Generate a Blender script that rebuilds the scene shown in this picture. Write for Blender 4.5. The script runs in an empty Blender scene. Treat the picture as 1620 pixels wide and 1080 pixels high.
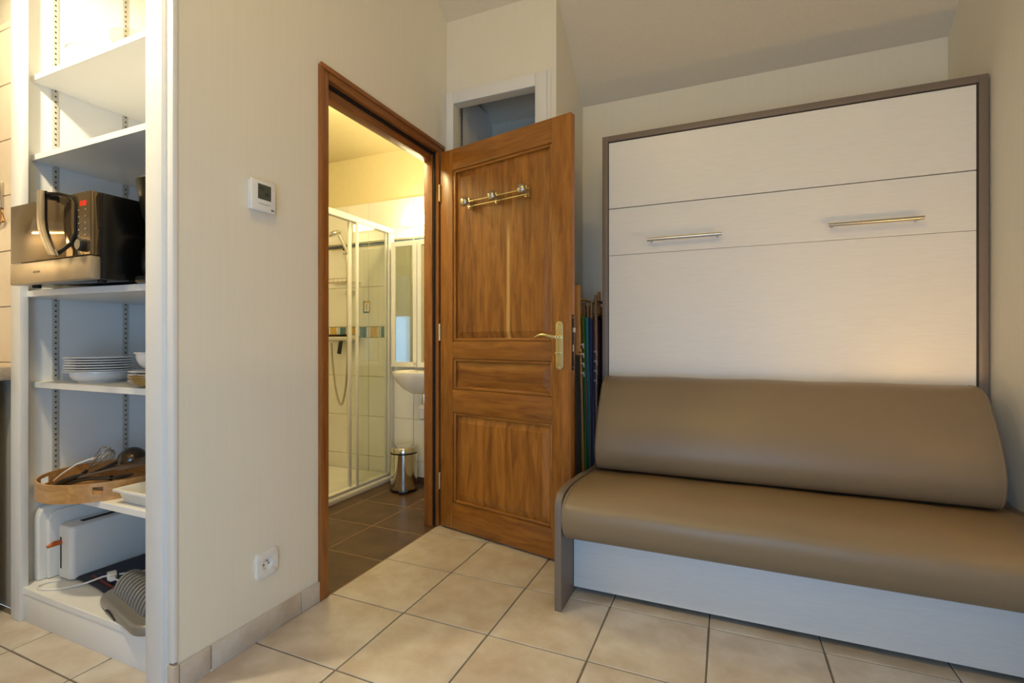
import bpy, bmesh, math, random
from mathutils import Vector, Matrix
random.seed(7)
PI = math.pi
scene = bpy.context.scene
C = scene.collection

# ------------------------------------------------------------------ camera
cam_d = bpy.data.cameras.new('camera')
cam_d.sensor_width = 36.0
cam_d.lens = 36.0 * 780.0 / 1620.0
cam_d.clip_start = 0.02
cam = bpy.data.objects.new('camera', cam_d)
cam.location = (0, 0, 1.0)
cam.rotation_euler = (PI / 2, 0, math.radians(23.44))
C.objects.link(cam)
scene.camera = cam

# ------------------------------------------------------------------ colour management, world, lights
vs = scene.view_settings
vs.view_transform = 'Standard'
vs.look = 'None'
vs.gamma = 1.0
vs.use_curve_mapping = False
vs.exposure = -0.06

world = bpy.data.worlds.new('sky')
scene.world = world
world.use_nodes = True
world.node_tree.nodes['Background'].inputs[0].default_value = (0.75, 0.85, 1.0, 1)
world.node_tree.nodes['Background'].inputs[1].default_value = 0.6


def light(name, kind, loc, power, color, size=0.1, rot=(0, 0, 0), size_y=None, spread=None):
    d = bpy.data.lights.new(name, kind)
    d.energy = power
    d.color = color
    if kind == 'AREA':
        d.size = size
        if size_y:
            d.shape = 'RECTANGLE'
            d.size_y = size_y
        if spread:
            d.spread = spread
    else:
        d.shadow_soft_size = size
    o = bpy.data.objects.new(name, d)
    o.location = loc
    o.rotation_euler = rot
    C.objects.link(o)
    return o


# daylight through the glazed door behind the photographer
light('glazed_door_daylight', 'AREA', (0.0, -0.90, 0.78), 26, (0.28, 0.58, 1.0), 1.1, (PI / 2, 0, 0), 1.25)
# kitchen ceiling lamp in front of the shelves
kl_ = light('kitchen_spot', 'SPOT', (-1.90, 0.45, 2.36), 78, (1.0, 0.85, 0.55), 0.04)
kl_.rotation_euler = Vector((-0.12, 0.55, -0.55)).to_track_quat('-Z', 'Y').to_euler()
kl_.data.spot_size = math.radians(125)
kl_.data.spot_blend = 0.5
# upward-shining lamp beside the right end of the sofa, close to the wall
sl_ = light('sofa_side_lamp', 'SPOT', (0.90, 1.66, 0.82), 9.5, (1.0, 0.58, 0.16), 0.03, (PI, 0, 0))
sl_.data.spot_size = math.radians(178)
sl_.data.spot_blend = 0.04
# unseen fill light added to brighten the bathroom, and the room's ceiling lamp
light('bathroom_fill_light', 'POINT', (-1.95, 2.0, 2.28), 18.0, (1.0, 0.84, 0.44), 0.08)
light('room_lamp', 'POINT', (-0.40, 0.0, 2.90), 24, (1.0, 0.71, 0.20), 0.10)

# ------------------------------------------------------------------ materials


def lin(r, g, b):
    def f(v):
        v /= 255.0
        return v / 12.92 if v <= 0.04045 else ((v + 0.055) / 1.055) ** 2.4
    return (f(r), f(g), f(b), 1.0)


def new_mat(name):
    m = bpy.data.materials.new(name)
    m.use_nodes = True
    nt = m.node_tree
    b = nt.nodes['Principled BSDF']
    return m, nt, b


def plain(name, rgb, rough=0.5, metal=0.0, coat=0.0, vary=0.0, bump=0.0, scale=30.0, spec=0.5, emit=None, estr=0.0):
    """principled with slight procedural mottling"""
    m, nt, b = new_mat(name)
    col = lin(*rgb)
    b.inputs['Base Color'].default_value = col
    b.inputs['Roughness'].default_value = rough
    b.inputs['Metallic'].default_value = metal
    b.inputs['Coat Weight'].default_value = coat
    b.inputs['Specular IOR Level'].default_value = spec
    if vary or bump:
        tc = nt.nodes.new('ShaderNodeTexCoord')
        nz = nt.nodes.new('ShaderNodeTexNoise')
        nz.inputs['Scale'].default_value = scale
        nz.inputs['Detail'].default_value = 4
        nt.links.new(tc.outputs['Object'], nz.inputs['Vector'])
        if vary:
            mr = nt.nodes.new('ShaderNodeMapRange')
            mr.inputs['From Min'].default_value = 0.25
            mr.inputs['From Max'].default_value = 0.75
            mr.inputs['To Min'].default_value = 1 - vary
            mr.inputs['To Max'].default_value = 1 + vary
            nt.links.new(nz.outputs['Fac'], mr.inputs['Value'])
            mx = nt.nodes.new('ShaderNodeVectorMath')
            mx.operation = 'SCALE'
            mx.inputs[0].default_value = col[:3]
            nt.links.new(mr.outputs['Result'], mx.inputs['Scale'])
            nt.links.new(mx.outputs['Vector'], b.inputs['Base Color'])
        if bump:
            bp = nt.nodes.new('ShaderNodeBump')
            bp.inputs['Strength'].default_value = bump
            bp.inputs['Distance'].default_value = 0.002
            nt.links.new(nz.outputs['Fac'], bp.inputs['Height'])
            nt.links.new(bp.outputs['Normal'], b.inputs['Normal'])
    if emit:
        b.inputs['Emission Color'].default_value = lin(*emit)
        b.inputs['Emission Strength'].default_value = estr
    return m


def grainy(name, dark, light_, axis='Z', rough=0.4, coat=0.1, scale=9.0, stretch=14.0, stave=0.0, bump=0.08, lo=0.3, hi=0.7, streak=None, cross='X'):
    """wood or laminate with a grain that runs along one axis (object space)"""
    m, nt, b = new_mat(name)
    tc = nt.nodes.new('ShaderNodeTexCoord')
    mp = nt.nodes.new('ShaderNodeMapping')
    s = [stretch, stretch, stretch]
    s['XYZ'.index(axis)] = 1.0
    mp.inputs['Scale'].default_value = s
    nt.links.new(tc.outputs['Object'], mp.inputs['Vector'])
    oi = nt.nodes.new('ShaderNodeObjectInfo')
    add = nt.nodes.new('ShaderNodeVectorMath')
    add.operation = 'ADD'
    rnd = nt.nodes.new('ShaderNodeVectorMath')
    rnd.operation = 'SCALE'
    rnd.inputs[0].default_value = (17.0, 9.0, 13.0)
    nt.links.new(oi.outputs['Random'], rnd.inputs['Scale'])
    nt.links.new(mp.outputs['Vector'], add.inputs[0])
    nt.links.new(rnd.outputs['Vector'], add.inputs[1])
    nz = nt.nodes.new('ShaderNodeTexNoise')
    nz.inputs['Scale'].default_value = scale
    nz.inputs['Detail'].default_value = 7
    nz.inputs['Roughness'].default_value = 0.62
    nz.inputs['Distortion'].default_value = 0.6
    nt.links.new(add.outputs['Vector'], nz.inputs['Vector'])
    fac = nz.outputs['Fac']
    if stave:
        sep = nt.nodes.new('ShaderNodeSeparateXYZ')
        nt.links.new(tc.outputs['Object'], sep.inputs['Vector'])
        q = nt.nodes.new('ShaderNodeMath')
        q.operation = 'DIVIDE'
        q.inputs[1].default_value = stave
        nt.links.new(sep.outputs[cross], q.inputs[0])
        fl = nt.nodes.new('ShaderNodeMath')
        fl.operation = 'FLOOR'
        nt.links.new(q.outputs[0], fl.inputs[0])
        wn = nt.nodes.new('ShaderNodeTexWhiteNoise')
        wn.noise_dimensions = '2D'
        cmb = nt.nodes.new('ShaderNodeCombineXYZ')
        nt.links.new(fl.outputs[0], cmb.inputs['X'])
        nt.links.new(oi.outputs['Random'], cmb.inputs['Y'])
        nt.links.new(cmb.outputs[0], wn.inputs['Vector'])
        ma = nt.nodes.new('ShaderNodeMath')
        ma.operation = 'MULTIPLY_ADD'
        ma.inputs[1].default_value = 0.28
        ma.inputs[2].default_value = -0.14
        nt.links.new(wn.outputs['Value'], ma.inputs[0])
        sm = nt.nodes.new('ShaderNodeMath')
        sm.operation = 'ADD'
        nt.links.new(fac, sm.inputs[0])
        nt.links.new(ma.outputs[0], sm.inputs[1])
        fac = sm.outputs[0]
    cr = nt.nodes.new('ShaderNodeValToRGB')
    cr.color_ramp.elements[0].position = lo
    cr.color_ramp.elements[0].color = lin(*dark)
    cr.color_ramp.elements[1].position = hi
    cr.color_ramp.elements[1].color = lin(*light_)
    nt.links.new(fac, cr.inputs['Fac'])
    colout = cr.outputs['Color']
    if streak:                      # a pale sapwood streak: (x, half width, z low, z high, colour)
        x0, hw, z0, z1, rgb = streak
        sp = nt.nodes.new('ShaderNodeSeparateXYZ')
        nt.links.new(tc.outputs['Object'], sp.inputs['Vector'])
        wob = nt.nodes.new('ShaderNodeMath')
        wob.operation = 'MULTIPLY_ADD'
        wob.inputs[1].default_value = 0.012
        nt.links.new(nz.outputs['Fac'], wob.inputs[0])
        nt.links.new(sp.outputs['X'], wob.inputs[2])
        d = nt.nodes.new('ShaderNodeMath')
        d.operation = 'SUBTRACT'
        d.inputs[1].default_value = x0 + 0.006
        nt.links.new(wob.outputs[0], d.inputs[0])
        ab = nt.nodes.new('ShaderNodeMath')
        ab.operation = 'ABSOLUTE'
        nt.links.new(d.outputs[0], ab.inputs[0])
        r1 = nt.nodes.new('ShaderNodeMapRange')
        r1.inputs['From Min'].default_value = hw
        r1.inputs['From Max'].default_value = hw * 0.45
        nt.links.new(ab.outputs[0], r1.inputs['Value'])
        r2 = nt.nodes.new('ShaderNodeMapRange')
        r2.inputs['From Min'].default_value = z1
        r2.inputs['From Max'].default_value = z1 - 0.12
        nt.links.new(sp.outputs['Z'], r2.inputs['Value'])
        mu = nt.nodes.new('ShaderNodeMath')
        mu.operation = 'MULTIPLY'
        nt.links.new(r1.outputs[0], mu.inputs[0])
        nt.links.new(r2.outputs[0], mu.inputs[1])
        mixc = nt.nodes.new('ShaderNodeMix')
        mixc.data_type = 'RGBA'
        nt.links.new(mu.outputs[0], mixc.inputs['Factor'])
        nt.links.new(colout, mixc.inputs[6])
        mixc.inputs[7].default_value = lin(*rgb)
        colout = mixc.outputs[2]
    nt.links.new(colout, b.inputs['Base Color'])
    b.inputs['Roughness'].default_value = rough
    b.inputs['Coat Weight'].default_value = coat
    b.inputs['Coat Roughness'].default_value = 0.25
    if bump:
        bp = nt.nodes.new('ShaderNodeBump')
        bp.inputs['Strength'].default_value = bump
        bp.inputs['Distance'].default_value = 0.001
        nt.links.new(nz.outputs['Fac'], bp.inputs['Height'])
        nt.links.new(bp.outputs['Normal'], b.inputs['Normal'])
    return m


def tile_mat(name, c0, c1, rough=0.35, scale=7.0):
    """mottled stone-look ceramic, a little different from tile to tile"""
    m, nt, b = new_mat(name)
    tc = nt.nodes.new('ShaderNodeTexCoord')
    oi = nt.nodes.new('ShaderNodeObjectInfo')
    sc = nt.nodes.new('ShaderNodeVectorMath')
    sc.operation = 'SCALE'
    sc.inputs[0].default_value = (31, 23, 11)
    nt.links.new(oi.outputs['Random'], sc.inputs['Scale'])
    ad = nt.nodes.new('ShaderNodeVectorMath')
    ad.operation = 'ADD'
    nt.links.new(tc.outputs['Object'], ad.inputs[0])
    nt.links.new(sc.outputs['Vector'], ad.inputs[1])
    nz = nt.nodes.new('ShaderNodeTexNoise')
    nz.inputs['Scale'].default_value = scale
    nz.inputs['Detail'].default_value = 8
    nz.inputs['Roughness'].default_value = 0.6
    nt.links.new(ad.outputs['Vector'], nz.inputs['Vector'])
    cr = nt.nodes.new('ShaderNodeValToRGB')
    cr.color_ramp.elements[0].position = 0.32
    cr.color_ramp.elements[0].color = lin(*c0)
    cr.color_ramp.elements[1].position = 0.68
    cr.color_ramp.elements[1].color = lin(*c1)
    nt.links.new(nz.outputs['Fac'], cr.inputs['Fac'])
    nt.links.new(cr.outputs['Color'], b.inputs['Base Color'])
    b.inputs['Roughness'].default_value = rough
    bp = nt.nodes.new('ShaderNodeBump')
    bp.inputs['Strength'].default_value = 0.06
    bp.inputs['Distance'].default_value = 0.002
    nt.links.new(nz.outputs['Fac'], bp.inputs['Height'])
    nt.links.new(bp.outputs['Normal'], b.inputs['Normal'])
    return m


def wall_mat(name, rgb, vary=0.03, bump=0.12):
    """painted wall covering with a faint vertical rib"""
    m, nt, b = new_mat(name)
    tc = nt.nodes.new('ShaderNodeTexCoord')
    mp = nt.nodes.new('ShaderNodeMapping')
    mp.inputs['Scale'].default_value = (1, 1, 0.03)
    nt.links.new(tc.outputs['Object'], mp.inputs['Vector'])
    nz = nt.nodes.new('ShaderNodeTexNoise')
    nz.inputs['Scale'].default_value = 90
    nz.inputs['Detail'].default_value = 3
    nt.links.new(mp.outputs['Vector'], nz.inputs['Vector'])
    mr = nt.nodes.new('ShaderNodeMapRange')
    mr.inputs['To Min'].default_value = 1 - vary
    mr.inputs['To Max'].default_value = 1 + vary
    nt.links.new(nz.outputs['Fac'], mr.inputs['Value'])
    mx = nt.nodes.new('ShaderNodeVectorMath')
    mx.operation = 'SCALE'
    mx.inputs[0].default_value = lin(*rgb)[:3]
    nt.links.new(mr.outputs['Result'], mx.inputs['Scale'])
    nt.links.new(mx.outputs['Vector'], b.inputs['Base Color'])
    b.inputs['Roughness'].default_value = 0.7
    bp = nt.nodes.new('ShaderNodeBump')
    bp.inputs['Strength'].default_value = bump
    bp.inputs['Distance'].default_value = 0.001
    nt.links.new(nz.outputs['Fac'], bp.inputs['Height'])
    nt.links.new(bp.outputs['Normal'], b.inputs['Normal'])
    return m


def glass_mat(name, tint=(1, 1, 1), refl=0.09):
    """thin clear pane: see-through with a mirror-like sheen"""
    m, nt, b = new_mat(name)
    out = nt.nodes['Material Output']
    tr = nt.nodes.new('ShaderNodeBsdfTransparent')
    tr.inputs[0].default_value = (*tint, 1)
    gl = nt.nodes.new('ShaderNodeBsdfGlossy')
    gl.inputs['Roughness'].default_value = 0.03
    lw = nt.nodes.new('ShaderNodeLayerWeight')
    lw.inputs['Blend'].default_value = 0.5
    pw = nt.nodes.new('ShaderNodeMath')
    pw.operation = 'POWER'
    pw.inputs[1].default_value = 4.0
    nt.links.new(lw.outputs['Facing'], pw.inputs[0])
    ma = nt.nodes.new('ShaderNodeMath')
    ma.operation = 'MULTIPLY_ADD'
    ma.inputs[1].default_value = 0.22
    ma.inputs[2].default_value = refl
    nt.links.new(pw.outputs[0], ma.inputs[0])
    mx = nt.nodes.new('ShaderNodeMixShader')
    nt.links.new(ma.outputs[0], mx.inputs[0])
    nt.links.new(tr.outputs[0], mx.inputs[1])
    nt.links.new(gl.outputs[0], mx.inputs[2])
    nt.links.new(mx.outputs[0], out.inputs['Surface'])
    return m


M = {}
M['wall'] = wall_mat('cream_wall', (236, 229, 212))
M['ceiling'] = plain('ceiling_paint', (224, 212, 190), 0.85, vary=0.02, bump=0.05, scale=60)
M['bath_paint'] = plain('bathroom_paint', (224, 210, 166), 0.8, vary=0.02, scale=20)
M['white'] = plain('white_paint', (233, 232, 229), 0.45, vary=0.015, scale=12)
M['white_lam'] = plain('white_melamine', (237, 237, 235), 0.32, vary=0.01, scale=15)
M['grout'] = plain('grey_grout', (116, 107, 96), 0.9, vary=0.1, scale=50)
M['grout_light'] = plain('pale_grout', (190, 182, 165), 0.9, vary=0.05, scale=50)
M['grout_brown'] = plain('tan_grout', (168, 142, 108), 0.9, vary=0.05, scale=50)
M['tile'] = tile_mat('beige_stone_tile', (190, 175, 157), (214, 206, 195), 0.33, 8)
M['tile_brown'] = tile_mat('brown_stone_tile', (78, 58, 42), (104, 80, 60), 0.4, 8)
M['tile_white'] = tile_mat('white_wall_tile', (238, 235, 226), (244, 242, 235), 0.2, 4)
M['tile_cream'] = tile_mat('cream_wall_tile', (222, 203, 178), (232, 216, 194), 0.35, 6)
M['tile_blue'] = tile_mat('blue_listel', (48, 62, 82), (66, 82, 104), 0.25, 20)
M['dec_blue'] = tile_mat('teal_blue_glaze', (70, 110, 130), (96, 136, 150), 0.25, 30)
M['dec_yellow'] = tile_mat('ochre_glaze', (206, 160, 70), (226, 188, 104), 0.25, 30)
M['oak'] = grainy('oak_vertical', (130, 76, 20), (176, 114, 42), 'Z', 0.38, 0.25, 5.0, 9.0)
M['oak_h'] = grainy('oak_horizontal', (124, 72, 19), (172, 110, 40), 'X', 0.38, 0.25, 5.0, 9.0)
M['oak_panel'] = grainy('oak_panel_staves', (116, 66, 17), (178, 116, 44), 'Z', 0.38, 0.25, 4.0, 9.0, stave=0.085,
                        streak=(0.452, 0.012, 1.0, 1.60, (206, 160, 92)))
M['oak_low'] = grainy('oak_low_panel_staves', (110, 60, 15), (182, 118, 44), 'Z', 0.38, 0.25, 4.0, 9.0, stave=0.072)
M['oak_mid'] = grainy('oak_middle_panel_staves', (120, 68, 18), (176, 114, 42), 'X', 0.38, 0.25, 4.0, 9.0, stave=0.05, cross='Z')
M['oak_frame'] = grainy('oak_door_frame', (128, 74, 26), (172, 108, 46), 'Z', 0.4, 0.2, 6.0, 10.0)
M['oak_frame_h'] = grainy('oak_door_frame_head', (118, 68, 24), (160, 98, 40), 'Y', 0.4, 0.2, 6.0, 10.0)
M['laminate'] = grainy('whitewashed_laminate', (231, 226, 217), (238, 234, 227), 'X', 0.42, 0.05, 14.0, 22.0, bump=0.01)
M['laminate_base'] = grainy('whitewashed_base_laminate', (216, 215, 213), (226, 225, 223), 'X', 0.42, 0.05, 14.0, 22.0, bump=0.01)
M['taupe'] = plain('taupe_laminate', (122, 108, 96), 0.45, vary=0.02, scale=40)
M['track_grey'] = plain('grey_track', (196, 192, 182), 0.4, 0.2, vary=0.02)
M['slot'] = plain('track_slot', (70, 64, 58), 0.7, vary=0.05)
M['gap'] = plain('painted_recess_shade', (40, 32, 28), 0.8, vary=0.05)  # dark colour that stands in for shade in gaps, slots and recesses
M['leather'] = plain('taupe_faux_leather', (134, 115, 89), 0.42, vary=0.02, bump=0.06, scale=320, spec=0.45)
M['piping'] = plain('taupe_piping', (138, 118, 94), 0.5, vary=0.02, bump=0.05, scale=300)
M['steel'] = plain('brushed_steel', (196, 190, 178), 0.28, 1.0, vary=0.03, scale=80)
M['chrome'] = plain('polished_chrome', (214, 212, 206), 0.1, 1.0, vary=0.01)
M['brass'] = plain('satin_brass', (224, 212, 166), 0.3, 1.0, vary=0.04, scale=60)
M['brass_bright'] = plain('polished_brass', (232, 218, 172), 0.2, 1.0, vary=0.03)
M['black'] = plain('black_plastic', (16, 15, 14), 0.3, vary=0.05)
M['black_matt'] = plain('black_rubber', (20, 19, 19), 0.6, vary=0.05)
M['plastic_white'] = plain('white_plastic', (235, 233, 228), 0.35, vary=0.01)
M['lcd'] = plain('grey_green_display', (78, 80, 66), 0.25, vary=0.08, scale=120)
M['lcd_dark'] = plain('display_digits', (44, 46, 38), 0.4, vary=0.02)
M['porcelain'] = plain('white_porcelain', (240, 238, 234), 0.15, vary=0.01, coat=0.3)
M['glass'] = glass_mat('clear_shower_glass', (0.97, 0.985, 0.97), 0.05)
M['glassware'] = glass_mat('clear_glassware', (0.94, 0.95, 0.93), 0.06)
M['mirror'] = plain('mirror_glass', (222, 228, 222), 0.02, 1.0, vary=0.002)
M['amber'] = plain('amber_brown_glaze', (150, 118, 62), 0.2, vary=0.05, coat=0.4)
M['bamboo'] = grainy('bamboo_tray', (170, 122, 66), (208, 162, 104), 'X', 0.42, 0.1, 6, 8)
M['dark_metal'] = plain('dark_polished_steel', (92, 88, 86), 0.16, 1.0, vary=0.05)
M['nylon'] = plain('black_nylon', (30, 28, 27), 0.35, vary=0.05)
M['nylon_brown'] = plain('brown_nylon', (78, 62, 46), 0.4, vary=0.08)
M['lamp_glow'] = plain('lit_opal_glass', (255, 240, 205), 0.4, vary=0.01, emit=(255, 236, 182), estr=32.0)
M['strip_glow'] = plain('lit_strip', (255, 250, 235), 0.4, vary=0.01, emit=(255, 222, 165), estr=30.0)
M['red_led'] = plain('red_led_digits', (120, 10, 5), 0.4, vary=0.01, emit=(255, 30, 12), estr=1.6)
M['worktop'] = plain('grey_speckled_worktop', (178, 164, 148), 0.4, vary=0.15, scale=160)
M['silver_plastic'] = plain('silver_grey_plastic', (146, 142, 136), 0.3, 0.45, vary=0.03)
M['orange_plastic'] = plain('orange_plastic', (190, 92, 30), 0.35, vary=0.03)
M['navy'] = plain('navy_print', (24, 26, 44), 0.55, vary=0.4, scale=26)
M['red_print'] = plain('red_print', (120, 44, 36), 0.55, vary=0.2, scale=60)
M['blue_print'] = plain('blue_print', (52, 62, 104), 0.55, vary=0.3, scale=60)
M['mw_glass'] = plain('smoked_mirror_glass', (128, 108, 80), 0.07, 0.75, vary=0.02)
M['mw_trim'] = plain('champagne_trim', (188, 172, 146), 0.34, 0.55, vary=0.02)
M['mw_body'] = plain('black_enamel', (10, 10, 9), 0.22, vary=0.04)
M['wood_light'] = grainy('pale_beech', (186, 128, 62), (214, 164, 98), 'Z', 0.45, 0.1, 6, 9)
M['wood_dark'] = grainy('dark_beech', (92, 66, 44), (120, 88, 60), 'Z', 0.45, 0.1, 6, 9)
for nm, rgb in (('yellow', (226, 158, 34)), ('green', (66, 122, 44)), ('teal', (32, 112, 122)), ('navy', (34, 44, 84)), ('plum', (58, 34, 48))):
    M['canvas_' + nm] = plain(nm + '_canvas', rgb, 0.85, vary=0.06, bump=0.15, scale=400)
M['rope'] = plain('cream_plastic_rack', (214, 206, 188), 0.5, vary=0.03)

# ------------------------------------------------------------------ mesh building
ORG = {}


class MB:
    def __init__(self):
        self.v = []
        self.f = []

    def add(self, vs_, fs_):
        n = len(self.v)
        self.v += [tuple(p) for p in vs_]
        self.f += [tuple(i + n for i in f) for f in fs_]
        return self

    def box(self, x0, x1, y0, y1, z0, z1):
        return self.add([(x0, y0, z0), (x1, y0, z0), (x1, y1, z0), (x0, y1, z0), (x0, y0, z1), (x1, y0, z1), (x1, y1, z1), (x0, y1, z1)],
                        [(0, 3, 2, 1), (4, 5, 6, 7), (0, 1, 5, 4), (1, 2, 6, 5), (2, 3, 7, 6), (3, 0, 4, 7)])

    def tube(self, pts, r, n=10, closed=False, cap=True):
        P = [Vector(p) for p in pts]
        k = len(P)
        rs = r if isinstance(r, (list, tuple)) else [r] * k
        up = None
        rings = []
        for i in range(k):
            if closed:
                t = (P[(i + 1) % k] - P[i - 1]).normalized()
            else:
                t = (P[min(i + 1, k - 1)] - P[max(i - 1, 0)]).normalized()
            if up is None:
                up = Vector((0, 0, 1)) if abs(t.z) < 0.9 else Vector((1, 0, 0))
            a = (up - t * up.dot(t))
            if a.length < 1e-5:
                a = t.orthogonal()
            a.normalize()
            up = a
            b = t.cross(a)
            rings.append([P[i] + (a * math.cos(2 * PI * j / n) + b * math.sin(2 * PI * j / n)) * rs[i] for j in range(n)])
        vs_ = [p for rg in rings for p in rg]
        fs_ = []
        for i in range(k if closed else k - 1):
            i2 = (i + 1) % k
            for j in range(n):
                j2 = (j + 1) % n
                fs_.append((i * n + j, i * n + j2, i2 * n + j2, i2 * n + j))
        if cap and not closed:
            fs_.append(tuple(range(n - 1, -1, -1)))
            fs_.append(tuple((k - 1) * n + j for j in range(n)))
        return self.add(vs_, fs_)

    def cyl(self, p0, p1, r0, r1=None, n=20):
        return self.tube([p0, p1], [r0, r0 if r1 is None else r1], n)

    def lathe(self, prof, c=(0, 0, 0), n=32, sx=1.0, sy=1.0, axis='Z', a0=0.0, a1=2 * PI):
        """profile of (radius, height); poles where the radius is 0"""
        full = abs(a1 - a0 - 2 * PI) < 1e-6
        m = n if full else n + 1
        vs_, idx = [], []
        for (r, h) in prof:
            if r < 1e-6:
                idx.append([len(vs_)] * m)
                vs_.append((0, 0, h))
            else:
                row = []
                for j in range(m):
                    a = a0 + (a1 - a0) * j / n
                    row.append(len(vs_))
                    vs_.append((r * math.cos(a) * sx, r * math.sin(a) * sy, h))
                idx.append(row)
        fs_ = []
        for i in range(len(prof) - 1):
            for j in range(n):
                j2 = (j + 1) % m
                q = [idx[i][j], idx[i][j2], idx[i + 1][j2], idx[i + 1][j]]
                u = []
                for w in q:
                    if w not in u:
                        u.append(w)
                if len(u) > 2:
                    fs_.append(tuple(u))
        out = []
        for (x, y, z) in vs_:
            if axis == 'Y':
                x, y, z = x, z, y
            elif axis == '-Y':
                x, y, z = x, -z, y
            elif axis == 'X':
                x, y, z = z, x, y
            out.append((x + c[0], y + c[1], z + c[2]))
        return self.add(out, fs_)

    def prism(self, prof, a, b, axis='X'):
        """closed outline extruded from a to b; outline is (y,z) for X, (x,z) for Y, (x,y) for Z"""
        k = len(prof)

        def put(p, t):
            return {'X': (t, p[0], p[1]), 'Y': (p[0], t, p[1]), 'Z': (p[0], p[1], t)}[axis]
        vs_ = [put(p, a) for p in prof] + [put(p, b) for p in prof]
        fs_ = [tuple(range(k - 1, -1, -1)), tuple(range(k, 2 * k))]
        for i in range(k):
            j = (i + 1) % k
            fs_.append((i, j, j + k, i + k))
        return self.add(vs_, fs_)

    def loft(self, rings, cap=True):
        k = len(rings[0])
        vs_ = [p for r in rings for p in r]
        fs_ = []
        for i in range(len(rings) - 1):
            for j in range(k):
                j2 = (j + 1) % k
                fs_.append((i * k + j, i * k + j2, (i + 1) * k + j2, (i + 1) * k + j))
        if cap:
            fs_.append(tuple(range(k - 1, -1, -1)))
            fs_.append(tuple((len(rings) - 1) * k + j for j in range(k)))
        return self.add(vs_, fs_)

    def mesh(self, name, mat, smooth=False, bevel=0.0, segs=2, org=(0, 0, 0), angle=0.6):
        me = bpy.data.meshes.new(name)
        me.from_pydata([(x - org[0], y - org[1], z - org[2]) for x, y, z in self.v], [], self.f)
        bm = bmesh.new()
        bm.from_mesh(me)
        bmesh.ops.recalc_face_normals(bm, faces=bm.faces)
        if bevel:
            es = [e for e in bm.edges if len(e.link_faces) == 2 and e.calc_face_angle(0) > angle]
            bmesh.ops.bevel(bm, geom=es, offset=bevel, segments=segs, profile=0.5, affect='EDGES', clamp_overlap=True)
        bm.to_mesh(me)
        bm.free()
        me.materials.append(M[mat] if isinstance(mat, str) else mat)
        if smooth:
            for p in me.polygons:
                p.use_smooth = True
            me.set_sharp_from_angle(angle=0.65)
        return me

    def build(self, name, mat, parent=None, smooth=False, bevel=0.0, segs=2, kind=None, label=None, angle=0.6, base=None):
        if parent is not None:
            org = ORG[parent.name]
        elif base is not None:
            org = base
        else:
            org = (0, 0, 0)
        me = self.mesh(name, mat, smooth or bevel > 0, bevel, segs, org, angle)
        o = bpy.data.objects.new(name, me)
        C.objects.link(o)
        if parent is not None:
            o.parent = parent
        elif base is not None:
            o.location = base
        ORG[o.name] = org
        if kind:
            o['kind'] = kind
        if label:
            o['label'] = label
        return o


def B(*a):
    return MB().box(*a)


def tag(o, label, cat, group=None):
    o['label'] = label
    o['category'] = cat
    if group:
        o['group'] = group
    return o


def thing(name, label, cat, loc, rot=(0, 0, 0), group=None, local=False, kind=None):
    o = bpy.data.objects.new(name, None)
    o.empty_display_size = 0.05
    C.objects.link(o)
    o.location = loc
    o.rotation_euler = rot
    ORG[o.name] = (0, 0, 0) if local else tuple(loc)
    if kind:
        o['kind'] = kind
        o['label'] = label
    else:
        tag(o, label, cat, group)
    return o


def struct(name, mb, mat, **k):
    return mb.build(name, mat, kind='structure', **k)


def place(me, name, parent, loc, rot=(0, 0, 0)):
    """one more piece that shares its mesh"""
    o = bpy.data.objects.new(name, me)
    C.objects.link(o)
    o.parent = parent
    og = ORG[parent.name]
    o.location = (loc[0] - og[0], loc[1] - og[1], loc[2] - og[2])
    o.rotation_euler = rot
    return o

# ------------------------------------------------------------------ the setting
ZC = 3.10                                   # flat ceiling
YB, XC, XA = 2.909, 0.947, -1.44            # far wall, right wall, wall with the doorway


def zslope(y):
    return 2.416 + 0.739 * (YB - y)


YS = YB - (ZC - 2.416) / 0.739              # where the slope meets the flat ceiling


def lines(first, step, lo, hi):
    k0 = math.floor((lo - first) / step)
    out = [lo]
    k = k0 + 1
    while first + k * step < hi - 1e-6:
        if first + k * step > lo + 1e-6:
            out.append(first + k * step)
        k += 1
    return out + [hi]


_cache = {}


def tile_mesh(name, sx, sy, sz, mat, bev=0.0015):
    key = (name, round(sx, 3), round(sy, 3), round(sz, 3), mat)
    if key not in _cache:
        _cache[key] = B(-sx / 2, sx / 2, -sy / 2, sy / 2, -sz / 2, sz / 2).mesh(name, mat, True, min(bev, min(sx, sy, sz) * 0.3), 1)
    return _cache[key]


def lay(parent, xs, ys, ztop, joint, mat, name='tile', skip=None):
    for i in range(len(xs) - 1):
        for j in range(len(ys) - 1):
            sx, sy = xs[i + 1] - xs[i] - joint, ys[j + 1] - ys[j] - joint
            if sx < 0.01 or sy < 0.01:
                continue
            c = ((xs[i] + xs[i + 1]) / 2, (ys[j] + ys[j + 1]) / 2, ztop - 0.005)
            if skip and skip(*c):
                continue
            place(tile_mesh(name, sx, sy, 0.01, mat), name, parent, c)


def lay_wall(parent, us, zs, plane, mat, axis='Y', joint=0.003, thick=0.008, name='tile', sgn=-1):
    """tiles on a wall; plane is the wall face, the tiles stand proud of it"""
    for i in range(len(us) - 1):
        for j in range(len(zs) - 1):
            su, sz = us[i + 1] - us[i] - joint, zs[j + 1] - zs[j] - joint
            if su < 0.008 or sz < 0.008:
                continue
            cu, cz = (us[i] + us[i + 1]) / 2, (zs[j] + zs[j + 1]) / 2
            p = plane + sgn * thick / 2
            if axis == 'Y':
                place(tile_mesh(name, su, thick, sz, mat), name, parent, (cu, p, cz))
            else:
                place(tile_mesh(name, thick, su, sz, mat), name, parent, (p, cu, cz))


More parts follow.
